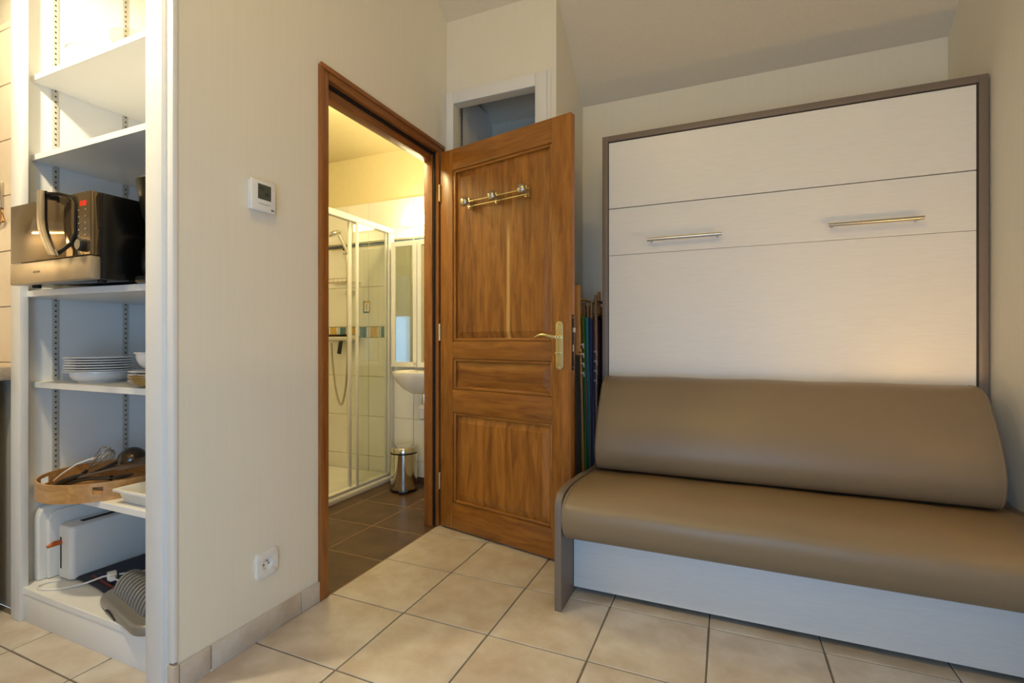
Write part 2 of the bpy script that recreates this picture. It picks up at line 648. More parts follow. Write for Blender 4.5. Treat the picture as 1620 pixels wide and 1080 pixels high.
floor = struct('floor', B(-3.6, XC, -1.05, 0.95, -0.12, -0.003).box(-1.437, XC, 0.95, YB, -0.12, -0.003), 'grout',
               label='beige stone-look tiled floor of the room')
S = 0.3455
lay(floor, lines(-1.0905, S, -1.436, XC), lines(1.51, S, -0.95, YB - 0.51), 0.0, 0.0055, 'tile')
lay(floor, lines(-1.0905, S, -3.6, -1.436), lines(1.51, S, -0.95, 0.93), 0.0, 0.0055, 'tile')
fb = struct('floor_bathroom', B(-3.2, -1.437, 1.40, 2.97, -0.12, -0.0012), 'grout_brown', label='dark brown tiled bathroom floor')
lay(fb, lines(-1.4365, 0.326, -2.24, -1.4375), lines(1.827, 0.3275, 1.44, 2.95), 0.0, 0.005, 'tile_brown')

# wall with the doorway
DY0, DY1, DZ = 1.452, 2.345, 2.066
w = MB()
w.prism([(0.915, 0), (DY0, 0), (DY0, DZ), (DY1, DZ), (DY1, 0), (2.97, 0), (2.97, zslope(2.97)), (YS, ZC), (0.915, ZC)], XA - 0.07, XA, 'X')
struct('wall_left', w, 'wall', label='cream wall around the bathroom doorway')
struct('wall_far', B(-1.44, XC + 0.1, YB, YB + 0.1, 0, 2.6), 'wall', label='cream far wall behind the wall bed')
struct('wall_right', MB().prism([(-0.95, 0), (YB, 0), (YB, 2.416), (YS, ZC), (-0.95, ZC)], XC, XC + 0.1, 'X'), 'wall', label='cream wall right of the sofa')
struct('ceiling', MB().prism([(-1.05, ZC), (YS, ZC), (3.05, zslope(3.05)), (3.05, zslope(3.05) + 0.12), (YS, ZC + 0.12), (-1.05, ZC + 0.12)], -3.7, XC + 0.1, 'X'),
       'ceiling', label='pale ceiling sloping down towards the far wall')
# storage closet beside the doorway, behind the open door
w = MB()
NX0, NX1, NZ = -1.391, -0.905, 2.322
w.prism([(XA, 0), (NX0, 0), (NX0, NZ), (NX1, NZ), (NX1, 0), (-0.794, 0), (-0.794, zslope(2.40)), (XA, zslope(2.40))], 2.40, 2.45, 'Y')
struct('wall_closet_front', w, 'wall', label='cream front of the closet behind the open door')
struct('wall_closet_side', MB().prism([(2.45, 0), (YB, 0), (YB, 2.416), (2.45, zslope(2.45))], -0.844, -0.794, 'X'), 'wall', label='cream side of the closet by the far wall')
t3 = thing('trim_3', 'white casing around the closet opening above the door', '', (NX0, 2.40, 0), kind='structure')
B(-1.4385, NX0, 2.385, 2.40, 0, 2.389).build('casing_side', 'white', t3, bevel=0.003)
B(NX1, -0.842, 2.385, 2.40, 0, 2.389).build('casing_side', 'white', t3, bevel=0.003)
B(NX0, NX1, 2.385, 2.40, NZ, 2.389).build('casing_head', 'white', t3, bevel=0.003)
B(-0.842, -0.822, 2.392, 2.40, 0, 2.40).build('edge_strip', 'white', t3, bevel=0.002)
B(-1.4385, -1.405, 2.452, 2.90, 0, 2.46).build('inner_lining', 'white', t3)

# rest of the room
WY = -0.95
wbh = MB().box(-3.7, -1.25, WY - 0.1, WY, 0, ZC).box(0.65, XC, WY - 0.1, WY, 0, ZC).box(-1.25, 0.65, WY - 0.1, WY, 2.15, ZC)
struct('wall_behind', wbh, 'wall', label='cream wall with the glazed door behind the photographer')
win = thing('window_1', 'white framed glazed door behind the photographer', '', (-0.3, WY - 0.05, 0), kind='structure')
wf = MB().box(-1.25, -1.17, WY - 0.08, WY - 0.02, 0, 2.15).box(0.57, 0.65, WY - 0.08, WY - 0.02, 0, 2.15).box(-1.17, 0.57, WY - 0.08, WY - 0.02, 0, 0.10).box(-1.17, 0.57, WY - 0.08, WY - 0.02, 2.07, 2.15).box(-0.34, -0.26, WY - 0.08, WY - 0.02, 0.10, 2.07)
wf.build('window_frame', 'white', win)
for x0, x1 in ((-1.17, -0.34), (-0.26, 0.57)):
    B(x0, x1, WY - 0.053, WY - 0.047, 0.10, 2.07).build('pane', 'glass', win)
struct('wall_kitchen_side', B(-3.7, -3.6, WY, 0.95, 0, ZC), 'wall', label='cream wall at the end of the kitchen')
wk = struct('wall_kitchen', B(-3.6, -2.375, 0.95, 1.05, 0, ZC), 'grout_light', label='kitchen wall with cream square tiles')
lay_wall(wk, lines(-2.395, 0.2, -3.0, -2.376), lines(0.9215, 0.2085, 0.90, 2.2), 0.95, 'tile_cream', 'Y', 0.003)

# shelf closet: lining, frame, plinth
CXL, CXR, CYB = -2.36, -1.512, 1.42
struct('wall_shelf_closet_left', B(-2.375, CXL, 0.94, 1.44, 0, ZC), 'white', label='white left lining of the shelf closet')
struct('wall_shelf_closet_back', B(-2.375, -1.51, CYB, CYB + 0.02, 0, ZC), 'white', label='white back lining of the shelf closet')
struct('wall_shelf_closet_right', B(-1.53, CXR, 0.915, CYB, 0, ZC), 'white', label='white right lining of the shelf closet')
t2 = thing('trim_2', 'white front frame and plinth of the shelf closet', '', (-1.95, 0.92, 0), kind='structure')
B(-2.375, -2.31, 0.915, 0.94, 0, ZC).build('frame_post', 'white', t2, bevel=0.003)
B(-1.553, -1.478, 0.893, 0.915, 0, ZC).build('frame_post', 'white', t2, bevel=0.003)
B(-1.478, -1.462, 0.905, 0.915, 0, ZC).build('frame_groove', 'white', t2)
B(-1.462, -1.436, 0.898, 0.915, 0.085, ZC).build('corner_bead', 'white', t2, bevel=0.004)
B(-2.31, -1.553, 0.925, 0.945, 0, 0.097).build('plinth', 'white', t2, bevel=0.001)

# baseboard of beige tiles on the doorway wall, brown one in the bathroom
bb = thing('baseboard_left', 'beige tile baseboard under the thermostat wall', '', (XA, 0.915, 0), kind='structure')
for y0, y1 in ((0.9155, 1.008), (1.011, 1.354), (1.357, DY0 + 0.03)):
    B(XA, XA + 0.010, y0, y1, 0.001, 0.077).build('tile', 'tile', bb, bevel=0.003)
B(-1.461, XA + 0.010, 0.897, 0.914, 0.001, 0.079).build('tile', 'tile', bb, bevel=0.003)
bt = thing('baseboard_bathroom', 'brown tile baseboard below the washbasin', '', (-1.9, 2.94, 0), kind='structure')
for x0, x1 in ((-2.19, -1.89), (-1.887, -1.52)):
    B(x0, x1, 2.934, 2.942, 0.001, 0.042).build('tile', 'tile_brown', bt, bevel=0.002)

# bathroom shell
YF = 2.95
wbf = struct('wall_bathroom_far', B(-3.2, -1.51, YF, YF + 0.1, 0, 2.5), 'bath_paint', label='bathroom far wall, white tiles below yellow paint')
us = lines(-2.24, 0.2, -3.2, -1.51)
lay_wall(wbf, us, [0.0, 0.152, 0.447, 0.742, 1.028], YF, 'tile_white')
lay_wall(wbf, us, [1.110, 1.406, 1.702], YF, 'tile_white')
lay_wall(wbf, us, [1.742, 2.03], YF, 'tile_white')
lay_wall(wbf, us, [1.708, 1.738], YF, 'tile_blue', name='listel_tile', joint=0.008)
x, k = -3.17, 0
while x < -2.2:
    place(tile_mesh('decor_tile', 0.058, 0.008, 0.074, 'dec_blue' if k % 2 else 'dec_yellow'), 'decor_tile', wbf, (x, YF - 0.0045, 1.069))
    place(tile_mesh('decor_spacer', 0.036, 0.008, 0.074, 'tile_white'), 'decor_tile', wbf, (x + 0.0485, YF - 0.004, 1.069))
    for dx, mt in ((0.040, 'dec_yellow'), (0.056, 'dec_blue')):
        place(tile_mesh('decor_strip', 0.004, 0.003, 0.07, mt), 'decor_stripe', wbf, (x + dx, YF - 0.0085, 1.069))
    x += 0.097
    k += 1
while x < -1.56:
    place(tile_mesh('decor_tile', 0.058, 0.008, 0.074, 'dec_blue' if k % 2 else 'dec_yellow'), 'decor_tile', wbf, (x, YF - 0.0045, 1.069))
    place(tile_mesh('decor_spacer', 0.036, 0.008, 0.074, 'tile_white'), 'decor_tile', wbf, (x + 0.0485, YF - 0.004, 1.069))
    x += 0.097
    k += 1
# single picture tile in the shower
pt = B(-2.486, -2.424, YF - 0.0105, YF - 0.0085, 1.212, 1.302).build('picture_tile', 'tile_white', wbf, bevel=0.0008)
pt['label'] = 'white picture tile with ochre and blue border'
B(-2.486, -2.478, YF - 0.012, YF - 0.010, 1.212, 1.302).build('border', 'dec_blue', pt)
B(-2.478, -2.432, YF - 0.012, YF - 0.010, 1.212, 1.224).build('border', 'dec_blue', pt)
B(-2.432, -2.424, YF - 0.012, YF - 0.010, 1.212, 1.302).build('border', 'dec_yellow', pt)
B(-2.478, -2.432, YF - 0.012, YF - 0.010, 1.288, 1.302).build('border', 'dec_yellow', pt)
MB().tube([(-2.458, YF - 0.011, 1.235), (-2.452, YF - 0.011, 1.252), (-2.460, YF - 0.011, 1.266), (-2.449, YF - 0.011, 1.278)], 0.004, 6).build('motif', 'dec_yellow', pt)
wbl = struct('wall_bathroom_left', B(-3.3, -3.2, 1.40, YF, 0, 2.5), 'tile_white', label='white tiled side wall inside the shower')
struct('wall_bathroom_near', B(-3.2, -1.51, 1.44, 1.45, 0, 2.5), 'tile_white', label='bathroom wall behind the shelf closet')
struct('ceiling_bathroom', B(-3.3, -1.51, 1.40, YF + 0.1, 2.385, 2.5), 'bath_paint', label='yellow lit bathroom ceiling')

# ------------------------------------------------------------------ door frame and door
df = thing('trim_1', 'oak frame of the bathroom doorway', '', (XA, 1.9, 0), kind='structure')
FX = XA + 0.012
# left jamb: face board and lining with a rebate
MB().prism([(XA - 0.07, 1.452), (FX, 1.443), (FX, 1.488), (XA - 0.022, 1.488), (XA - 0.022, 1.500), (XA - 0.07, 1.500)], 0.0, DZ + 0.004, 'Z').build('jamb', 'oak_frame', df, bevel=0.002)
MB().prism([(XA - 0.07, 2.345), (FX, 2.352), (FX, 2.292), (XA - 0.018, 2.292), (XA - 0.018, 2.276), (XA - 0.07, 2.276)], 0.0, DZ + 0.004, 'Z').build('jamb', 'oak_frame', df, bevel=0.002)
MB().prism([(XA - 0.07, 2.066), (FX, 2.078), (FX, 2.026), (XA - 0.022, 2.026), (XA - 0.022, 1.976), (XA - 0.07, 1.976)], 1.4885, 2.2915, 'Y').build('head', 'oak_frame_h', df, bevel=0.002)
# narrow moulding and seals
B(FX, FX + 0.006, 1.443, 1.458, 0.08, 2.054).build('moulding', 'oak_frame', df, bevel=0.002)
B(FX - 0.002, FX + 0.006, 1.443, 2.352, 2.055, 2.075).build('moulding', 'oak_frame_h', df, bevel=0.002)
B(FX, FX + 0.006, 2.337, 2.352, 0.0, 2.054).build('moulding', 'oak_frame', df, bevel=0.002)
B(XA - 0.0218, XA - 0.012, 1.490, 2.290, 2.012, 2.0255).build('seal', 'black_matt', df)
B(XA - 0.018, XA - 0.007, 2.281, 2.292, 0.005, 2.026).build('seal', 'black_matt', df)

HX, HY = -1.413, 2.289
door = thing('door_1', 'open oak panel door of the bathroom', '', (HX, HY, 0.0), (0, 0, math.radians(-13.0)), local=True, kind='structure')
DW, DH, T = 0.803, 2.018, 0.038
XL, XR = 0.088, 0.705
B(0, XL, 0, T, 0.010, DH).build('stile', 'oak', door, bevel=0.002)
B(XR, DW, 0, T, 0.010, DH).build('stile', 'oak', door, bevel=0.002)
for z0, z1 in ((0.010, 0.148), (0.625, 0.747), (0.910, 1.0), (1.906, DH)):
    B(XL, XR, 0.0005, T - 0.0005, z0, z1).build('rail', 'oak_h', door, bevel=0.002)


def door_panel(z0, z1, mat, vert):
    # raised field with sloping margin, framed by a moulding
    x0, x1 = XL + 0.001, XR - 0.001
    a, b_ = 0.020, 0.050
    rings = []
    for ins, y in ((0.0, 0.016), (a, 0.016), (b_, 0.007), (b_ + 0.002, 0.007)):
        rings.append([(x0 + ins, y, z0 + ins), (x1 - ins, y, z0 + ins), (x1 - ins, y, z1 - ins), (x0 + ins, y, z1 - ins)])
    mb = MB()
    back = [(x0, 0.03, z0), (x1, 0.03, z0), (x1, 0.03, z1), (x0, 0.03, z1)]
    mb.loft([back] + rings)
    p = mb.build('panel', mat, door)
    for (u0, u1, w0, w1, m_) in ((x0, x0 + 0.016, z0, z1, 'oak'), (x1 - 0.016, x1, z0, z1, 'oak'), (x0 + 0.016, x1 - 0.016, z0, z0 + 0.016, 'oak_h'), (x0 + 0.016, x1 - 0.016, z1 - 0.016, z1, 'oak_h')):
        B(u0, u1, 0.004, 0.016, w0, w1).build('moulding', m_, p, bevel=0.005, segs=3)


door_panel(1.0, 1.906, 'oak_panel', True)
door_panel(0.747, 0.910, 'oak_mid', False)
door_panel(0.148, 0.625, 'oak_low', True)
# handle plate and lever
pl = MB()
hw = 0.019
arc = [(0.748 + hw * math.cos(a), 1.091 - hw + hw * math.sin(a)) for a in [PI * i / 10 for i in range(11)]]
arc += [(0.748 + hw * math.cos(a), 0.872 + hw + hw * math.sin(a)) for a in [PI + PI * i / 10 for i in range(11)]]
pl.prism(arc, -0.007, 0.0, 'Y')
plate = pl.build('handle_plate', 'brass', door, bevel=0.0015, label='brass handle plate with lever')
MB().cyl((0.748, -0.007, 1.020), (0.748, -0.032, 1.020), 0.010).cyl((0.748, -0.032, 1.020), (0.748, -0.050, 1.020), 0.0075).build('rosette', 'brass_bright', plate, smooth=True)
MB().tube([(0.756, -0.050, 1.020), (0.742, -0.053, 1.020), (0.722, -0.055, 1.024), (0.70, -0.056, 1.029), (0.680, -0.056, 1.029), (0.662, -0.055, 1.025), (0.645, -0.053, 1.018)],
          [0.0085, 0.010, 0.0095, 0.0078, 0.0065, 0.005, 0.0035], 14).build('lever', 'brass', plate, smooth=True)
MB().cyl((0.748, -0.007, 0.948), (0.748, -0.022, 0.948), 0.0085).build('lock_knob', 'brass_bright', plate, smooth=True)
B(0.736, 0.760, -0.026, -0.020, 0.944, 0.952).build('thumb_turn', 'brass_bright', plate, bevel=0.002)
for z in (1.078, 0.884):
    MB().cyl((0.748, -0.007, z), (0.748, -0.0085, z), 0.0035, n=10).build('screw', 'brass_bright', plate, smooth=True)
ls = B(DW - 0.0005, DW + 0.0015, 0.009, 0.029, 0.872, 1.120).build('lock_strip', 'black_matt', door, bevel=0.0005, label='dark lock strip on the door edge')
B(DW + 0.0015, DW + 0.011, 0.011, 0.026, 1.040, 1.062).build('latch', 'steel', ls, bevel=0.002)
B(DW + 0.0015, DW + 0.003, 0.014, 0.023, 0.955, 0.985).build('bolt', 'steel', ls)
for z in (0.884, 1.108):
    MB().cyl((DW + 0.0015, 0.019, z), (DW + 0.0028, 0.019, z), 0.003, n=8).build('screw', 'steel', ls)
for z in (0.25, 1.05, 1.80):
    MB().cyl((-0.004, -0.004, z - 0.045), (-0.004, -0.004, z + 0.045), 0.006, n=12).build('hinge', 'brass', door, smooth=True)

# coat rack on the door
cr_ = thing('coat_rack', 'brass coat rack with three round knobs on the oak door', 'coat rack', (HX, HY, 0.0), (0, 0, math.radians(-13.0)), local=True)
for z in (1.689, 1.715):
    MB().tube([(0.214, -0.016, z), (0.583, -0.016, z)], 0.0042, 10).build('rod', 'brass_bright', cr_, smooth=True)
for u in (0.222, 0.397, 0.575):
    bk = MB().box(u - 0.009, u + 0.009, -0.010, 0.006, 1.676, 1.728)
    bo = bk.build('bracket', 'brass', cr_, bevel=0.003)
    for z in (1.681, 1.724):
        MB().lathe([(0, -0.003), (0.008, 0.0), (0.0095, 0.006), (0.007, 0.013), (0, 0.016)], (u, -0.008, z), 14, axis='-Y').build('boss', 'brass_bright', bo, smooth=True)
    kn = MB().lathe([(0.010, 0.0), (0.0075, 0.010), (0.0065, 0.026), (0.010, 0.034), (0.020, 0.040), (0.0235, 0.048), (0.0225, 0.056), (0.016, 0.063), (0.007, 0.066), (0, 0.0665)], (u + 0.002, -0.010, 1.703), 24, axis='-Y')
    kn.build('knob', 'steel', cr_, smooth=True)

# ------------------------------------------------------------------ wall bed
bed = thing('wall_bed', 'whitewashed folding wall bed cabinet with taupe frame behind the sofa', 'wall bed', (0.18, 2.70, 0))
BX0, BX1, BY = -0.580, 0.940, 2.500
B(BX0, BX0 + 0.029, BY, 2.904, 0, 2.045).build('side_panel', 'taupe', bed, bevel=0.0012)
B(BX1 - 0.029, BX1, BY, 2.904, 0, 2.045).build('side_panel', 'taupe', bed, bevel=0.0012)
B(BX0 + 0.029, BX1 - 0.029, BY, 2.904, 2.016, 2.045).build('top_panel', 'taupe', bed, bevel=0.0012)
B(BX0 + 0.029, BX1 - 0.029, 2.545, 2.560, 0.05, 2.016).build('dark_gap_back', 'gap', bed)  # dark sheet close behind the boards, paints the shade of their gaps
PX0, PX1 = BX0 + 0.033, BX1 - 0.036
for z0, z1, nm in ((1.6755, 2.010, 'front_board'), (1.4372, 1.6715, 'front_board'), (0.30, 1.4358, 'front_board')):
    fbp = B(PX0, PX1, BY + 0.004, BY + 0.022, z0, z1).build(nm, 'laminate', bed, bevel=0.0008, segs=1)
    if nm == 'front_board' and abs(z0 - 1.4372) < 1e-4:
        for hx0, hx1 in ((-0.352, -0.018), (0.402, 0.729)):
            hd = MB().tube([(hx0, BY - 0.034, 1.496), (hx1, BY - 0.034, 1.496)], 0.0078, 14).build('handle', 'steel', fbp, smooth=True, label='brushed steel bar handle')
            for hx in (hx0 + 0.012, hx1 - 0.024):
                hd2 = MB().cyl((hx + 0.006, BY - 0.034, 1.494), (hx + 0.006, BY + 0.004, 1.494), 0.0062, n=12)
                hd2.v and hd2.build('handle_post', 'steel', fbp, smooth=True)

# ------------------------------------------------------------------ sofa in front of the bed
sofa = thing('sofa', 'taupe faux leather sofa with white base in front of the wall bed', 'sofa', (0.18, 2.05, 0))
armp = [(1.742, 0.0), (1.742, 0.380), (1.746, 0.400), (1.757, 0.417), (1.776, 0.430), (1.802, 0.437), (1.84, 0.4395), (1.92, 0.4385), (2.05, 0.430),
        (2.20, 0.416), (2.29, 0.408), (2.335, 0.408), (2.372, 0.418), (2.402, 0.440), (2.424, 0.475), (2.446, 0.535), (2.468, 0.610), (2.486, 0.700), (2.496, 0.790), (2.496, 0.0)]
for x0, x1 in ((-0.5835, -0.5575), (0.917, 0.943)):
    MB().prism(armp, x0, x1, 'X').build('arm', 'taupe', sofa, bevel=0.0015, angle=1.0)
B(-0.5555, 0.9155, 1.900, 1.918, 0.026, 0.268).build('base_panel', 'laminate_base', sofa, bevel=0.001, label='whitewashed base panel')
B(-0.5555, 0.9155, 1.919, 2.46, 0.205, 0.258).build('seat_frame', 'gap', sofa)
B(-0.5555, 0.9155, 2.30, 2.32, 0.0, 0.204).build('rear_support', 'gap', sofa)


def cushion(name, prof, x0, x1, sag=0.0, n=26, edge=0.016):
    """soft cushion: outline extruded along x with rounded ends and a slight crown"""
    cy = sum(p[0] for p in prof) / len(prof)
    cz = sum(p[1] for p in prof) / len(prof)
    rings = []
    xs = []
    for i in range(5):
        a = PI / 2 * i / 4
        xs.append((x0 + edge * (1 - math.sin(a)), 1 - math.cos(a)))
    xs = [(x0 + edge * (1 - math.cos(PI / 2 * i / 4)), edge * (1 - math.sin(PI / 2 * i / 4))) for i in range(5)]
    mid = [(x0 + edge + (x1 - x0 - 2 * edge) * i / n, 0.0) for i in range(1, n)]
    end = [(x1 - (x - x0), ins) for x, ins in reversed(xs)]
    for x, ins in xs + mid + end:
        t = (x - x0) / (x1 - x0)
        ring = []
        for (y, z) in prof:
            d = math.hypot(y - cy, z - cz)
            k = 1 - ins / max(d, 0.05)
            bul = sag * math.sin(PI * t) * (z - cz)
            ring.append((x, cy + (y - cy) * k, cz + (z - cz) * k + bul + 0.0015 * math.sin(23 * t + 3) * (1 if z > cz else 0)))
        rings.append(ring)
    return MB().loft(rings)


def smooth_loop(pts, n=4):
    out = []
    k = len(pts)
    for i in range(k):
        p0, p1, p2, p3 = (Vector((*pts[(i + j) % k], 0)) for j in (-1, 0, 1, 2))
        for s in range(n):
            t = s / n
            q = 0.5 * ((2 * p1) + (p2 - p0) * t + (2 * p0 - 5 * p1 + 4 * p2 - p3) * t * t + (-p0 + 3 * p1 - 3 * p2 + p3) * t ** 3)
            out.append((q.x, q.y))
    return out


seatp = smooth_loop([(2.02, 0.262), (1.90, 0.262), (1.80, 0.263), (1.762, 0.270), (1.737, 0.296), (1.724, 0.332), (1.721, 0.364), (1.732, 0.396), (1.765, 0.420), (1.82, 0.434), (1.89, 0.439),
                     (2.0, 0.433), (2.15, 0.421), (2.28, 0.411), (2.34, 0.404), (2.375, 0.380), (2.38, 0.33), (2.37, 0.275), (2.30, 0.262)], 3)
sc_ = cushion('seat_cushion', seatp, -0.5555, 0.915).build('seat_cushion', 'leather', sofa, smooth=True)
backp = smooth_loop([(2.29, 0.424), (2.225, 0.424), (2.190, 0.436), (2.170, 0.476), (2.166, 0.53), (2.186, 0.61), (2.224, 0.69), (2.272, 0.762), (2.304, 0.802), (2.345, 0.825),
                     (2.40, 0.831), (2.452, 0.827), (2.486, 0.803), (2.492, 0.755), (2.460, 0.66), (2.41, 0.55), (2.35, 0.45)], 3)
bc_ = cushion('back_cushion', backp, -0.540, 0.868).build('back_cushion', 'leather', sofa, smooth=True)
for prof, xs, par in ((seatp, (-0.5435, 0.903), sc_), (backp, (-0.529, 0.857), bc_)):
    for x in xs:
        cy = sum(p[0] for p in prof) / len(prof)
        cz = sum(p[1] for p in prof) / len(prof)
        pts = []
        for (y, z) in prof:
            d = math.hypot(y - cy, z - cz)
            k = 1 - 0.0015 / d
            pts.append((x, cy + (y - cy) * k, cz + (z - cz) * k + 0.001))
        MB().tube(pts, 0.0028, 6, closed=True).build('piping', 'piping', par, smooth=True)

# ------------------------------------------------------------------ folded deckchairs between the bed and the closet
chairs = [('yellow', 'wood_light', 'folded deckchair with yellow sling and pale wooden rail, nearest the door'),
          ('green', 'wood_dark', 'folded deckchair with green sling behind the door'),
          ('teal', 'wood_dark', 'folded deckchair with teal blue sling behind the door'),
          ('navy', 'wood_dark', 'folded deckchair with navy sling behind the door'),
          ('plum', 'wood_dark', 'folded deckchair with dark plum sling and dark rails, nearest the bed')]
for i, (colr, wd, lab) in enumerate(chairs):
    xb = -0.656 + 0.0148 * i
    xt = -0.684 + 0.0192 * i
    th = math.atan2(xt - xb, 1.2)
    ch = thing('deckchair', lab, 'deckchair', (xb, 2.66, 0.002), (0, th, 0), 'folded deckchairs behind the door', local=True)
    H = (1.29, 1.20, 1.18, 1.20, 1.235)[i]
    t = 0.0065
    yn = -0.195 if i not in (0, 4) else -0.205
    for y in (yn, 0.205):
        w_ = 0.032
        if i == 0 and y < 0:
            MB().prism([(y - 0.030, 0.93), (y + 0.004, 0.925), (y + 0.004, H - 0.02), (y - 0.006, H), (y - 0.022, H - 0.004)], -t - 0.017, t - 0.003, 'X').build('rail', wd, ch, bevel=0.002)
            MB().prism([(y - 0.018, 0.0), (y + 0.012, 0.0), (y + 0.010, 0.96), (y - 0.02, 0.96)], -t + 0.003, t, 'X').build('leg', wd, ch, bevel=0.002)
            MB().cyl((0.0, y - 0.034, 0.945), (0.0, y - 0.028, 0.945), 0.004, n=10).build('bolt', 'black', ch)
        else:
            B(-t if i != 4 else 0.0, t if i != 4 else 0.010, y - 0.014, y + 0.014, 0.0, H).build('rail', wd, ch, bevel=0.003)
    for z in ((0.06, H - 0.075) if i != 4 else (0.06, H - 0.03, H - 0.10)):
        MB().tube([(0, yn, z), (0, 0.205, z)], 0.0062 if i != 4 else 0.008, 10).build('crossbar', wd, ch, smooth=True)
    sl = MB()
    ztop = (1.14, 1.13, 1.12, 1.115, 1.11)[i]
    y0 = (-0.222, -0.224, -0.222, -0.219, -0.217)[i]
    rings = []
    for k in range(14):
        z = 0.05 + (ztop - 0.05) * k / 13
        bul = 0.0045 + 0.0018 * math.sin(5 * z + i)
        ox = -0.002 if i == 4 else 0.0
        rings.append([(ox - bul, y0, z), (ox + bul, y0 - 0.002, z), (ox + bul + 0.001, 0.0, z), (ox + bul, 0.19, z), (ox - bul, 0.19, z), (ox - bul - 0.001, 0.0, z)])
    sl.loft(rings).build('sling', 'canvas_' + colr, ch, smooth=True)
    if i in (0, 4):
        for k in range(4):
            z = (0.985 if i == 0 else 0.95) - 0.048 * k
            yy = yn - 0.026
            xx = 0.006 if i == 0 else 0.0
            MB().prism([(xx, z), (xx + 0.014, z + 0.004), (xx + 0.016, z - 0.020), (xx + 0.012, z - 0.022), (xx + 0.010, z - 0.005), (xx, z - 0.008)], yy - 0.006, yy + 0.006, 'Y').build('notch', 'rope' if i == 0 else 'silver_plastic', ch)

# ------------------------------------------------------------------ thermostat and wall socket
th_ = thing('thermostat', 'white square thermostat with grey display on the cream wall', 'thermostat', (XA, 1.182, 1.433))
B(XA, XA + 0.014, 1.139, 1.226, 1.437, 1.532).build('back_box', 'plastic_white', th_, bevel=0.002)
cov = B(XA + 0.014, XA + 0.024, 1.135, 1.230, 1.433, 1.536).build('cover', 'plastic_white', th_, bevel=0.004, segs=3)
B(XA + 0.0237, XA + 0.0245, 1.159, 1.210, 1.473, 1.523).build('display', 'lcd', th_)
MB().box(XA + 0.0243, XA + 0.0249, 1.164, 1.182, 1.509, 1.511).box(XA + 0.0243, XA + 0.0249, 1.178, 1.180, 1.497, 1.505).box(XA + 0.0243, XA + 0.0249, 1.186, 1.189, 1.486, 1.498).box(XA + 0.0243, XA + 0.0249, 1.192, 1.199, 1.486, 1.488).box(XA + 0.0243, XA + 0.0249, 1.192, 1.194, 1.488, 1.498).box(XA + 0.0243, XA + 0.0249, 1.197, 1.199, 1.488, 1.498).build('display_digits', 'lcd_dark', th_)
B(XA + 0.0238, XA + 0.0246, 1.163, 1.207, 1.4565, 1.4595).build('button_bar', 'grout_light', th_)
MB().box(XA + 0.0238, XA + 0.0245, 1.211, 1.216, 1.4415, 1.447).box(XA + 0.0238, XA + 0.0245, 1.2175, 1.220, 1.4415, 1.447).box(XA + 0.0238, XA + 0.0245, 1.2215, 1.2235, 1.4415, 1.444).build('maker_mark', 'lcd_dark', th_)

so = thing('wall_socket', 'white wall socket low on the cream wall above the baseboard', 'socket', (XA, 1.209, 0.205))
pf = MB()
Y0, Y1, Z0, Z1 = 1.166, 1.252, 0.203, 0.287
cyl_c = ((Y0 + Y1) / 2, (Z0 + Z1) / 2)
n = 40
outer, inner = [], []
for k in range(n):
    a = 2 * PI * k / n + PI / n
    c_, s_ = math.cos(a), math.sin(a)
    m_ = max(abs(c_), abs(s_))
    outer.append((cyl_c[0] + 0.043 * c_ / m_, cyl_c[1] + 0.042 * s_ / m_))
    inner.append((cyl_c[0] + 0.021 * c_, cyl_c[1] + 0.021 * s_))
rings = [[(XA, y, z) for y, z in outer], [(XA + 0.008, y, z) for y, z in outer],
         [(XA + 0.010, cyl_c[0] + (y - cyl_c[0]) * 0.95, cyl_c[1] + (z - cyl_c[1]) * 0.95) for y, z in outer],
         [(XA + 0.010, y, z) for y, z in inner], [(XA + 0.0015, y, z) for y, z in inner]]
pf.loft(rings).build('face_plate', 'plastic_white', so, smooth=True)
MB().cyl((XA + 0.001, cyl_c[0], cyl_c[1] + 0.009), (XA + 0.011, cyl_c[0], cyl_c[1] + 0.009), 0.0024, n=10).build('earth_pin', 'steel', so, smooth=True)
for dy in (-0.0095, 0.0095):
    MB().cyl((XA + 0.0012, cyl_c[0] + dy, cyl_c[1] - 0.003), (XA + 0.0022, cyl_c[0] + dy, cyl_c[1] - 0.003), 0.0028, n=10).build('hole', 'black', so)

# ------------------------------------------------------------------ shelf closet: tracks, shelves
for xx, yy, lab in ((CXL, 1.037, 'perforated metal shelf track near the front of the shelf closet wall'), (CXL, 1.277, 'perforated metal shelf track deeper in the shelf closet'), (-1.405, 2.50, 'shelf track inside the closet above the open door')):
    st_ = thing('shelf_track', lab, 'shelf track', (xx, yy, 0.13))
    B(xx, xx + 0.006, yy - 0.0095, yy + 0.0095, 0.12, 3.0 if xx < -2 else 2.44).build('channel', 'track_grey' if xx < -2 else 'steel', st_, bevel=0.001)
    sl = MB()
    z = 0.15
    while z < (2.9 if xx < -2 else 2.42):
        sl.box(xx + 0.0055, xx + 0.0068, yy - 0.0028, yy + 0.0028, z, z + 0.0062)
        z += 0.0205
    sl.build('slots', 'slot', st_, kind='stuff')

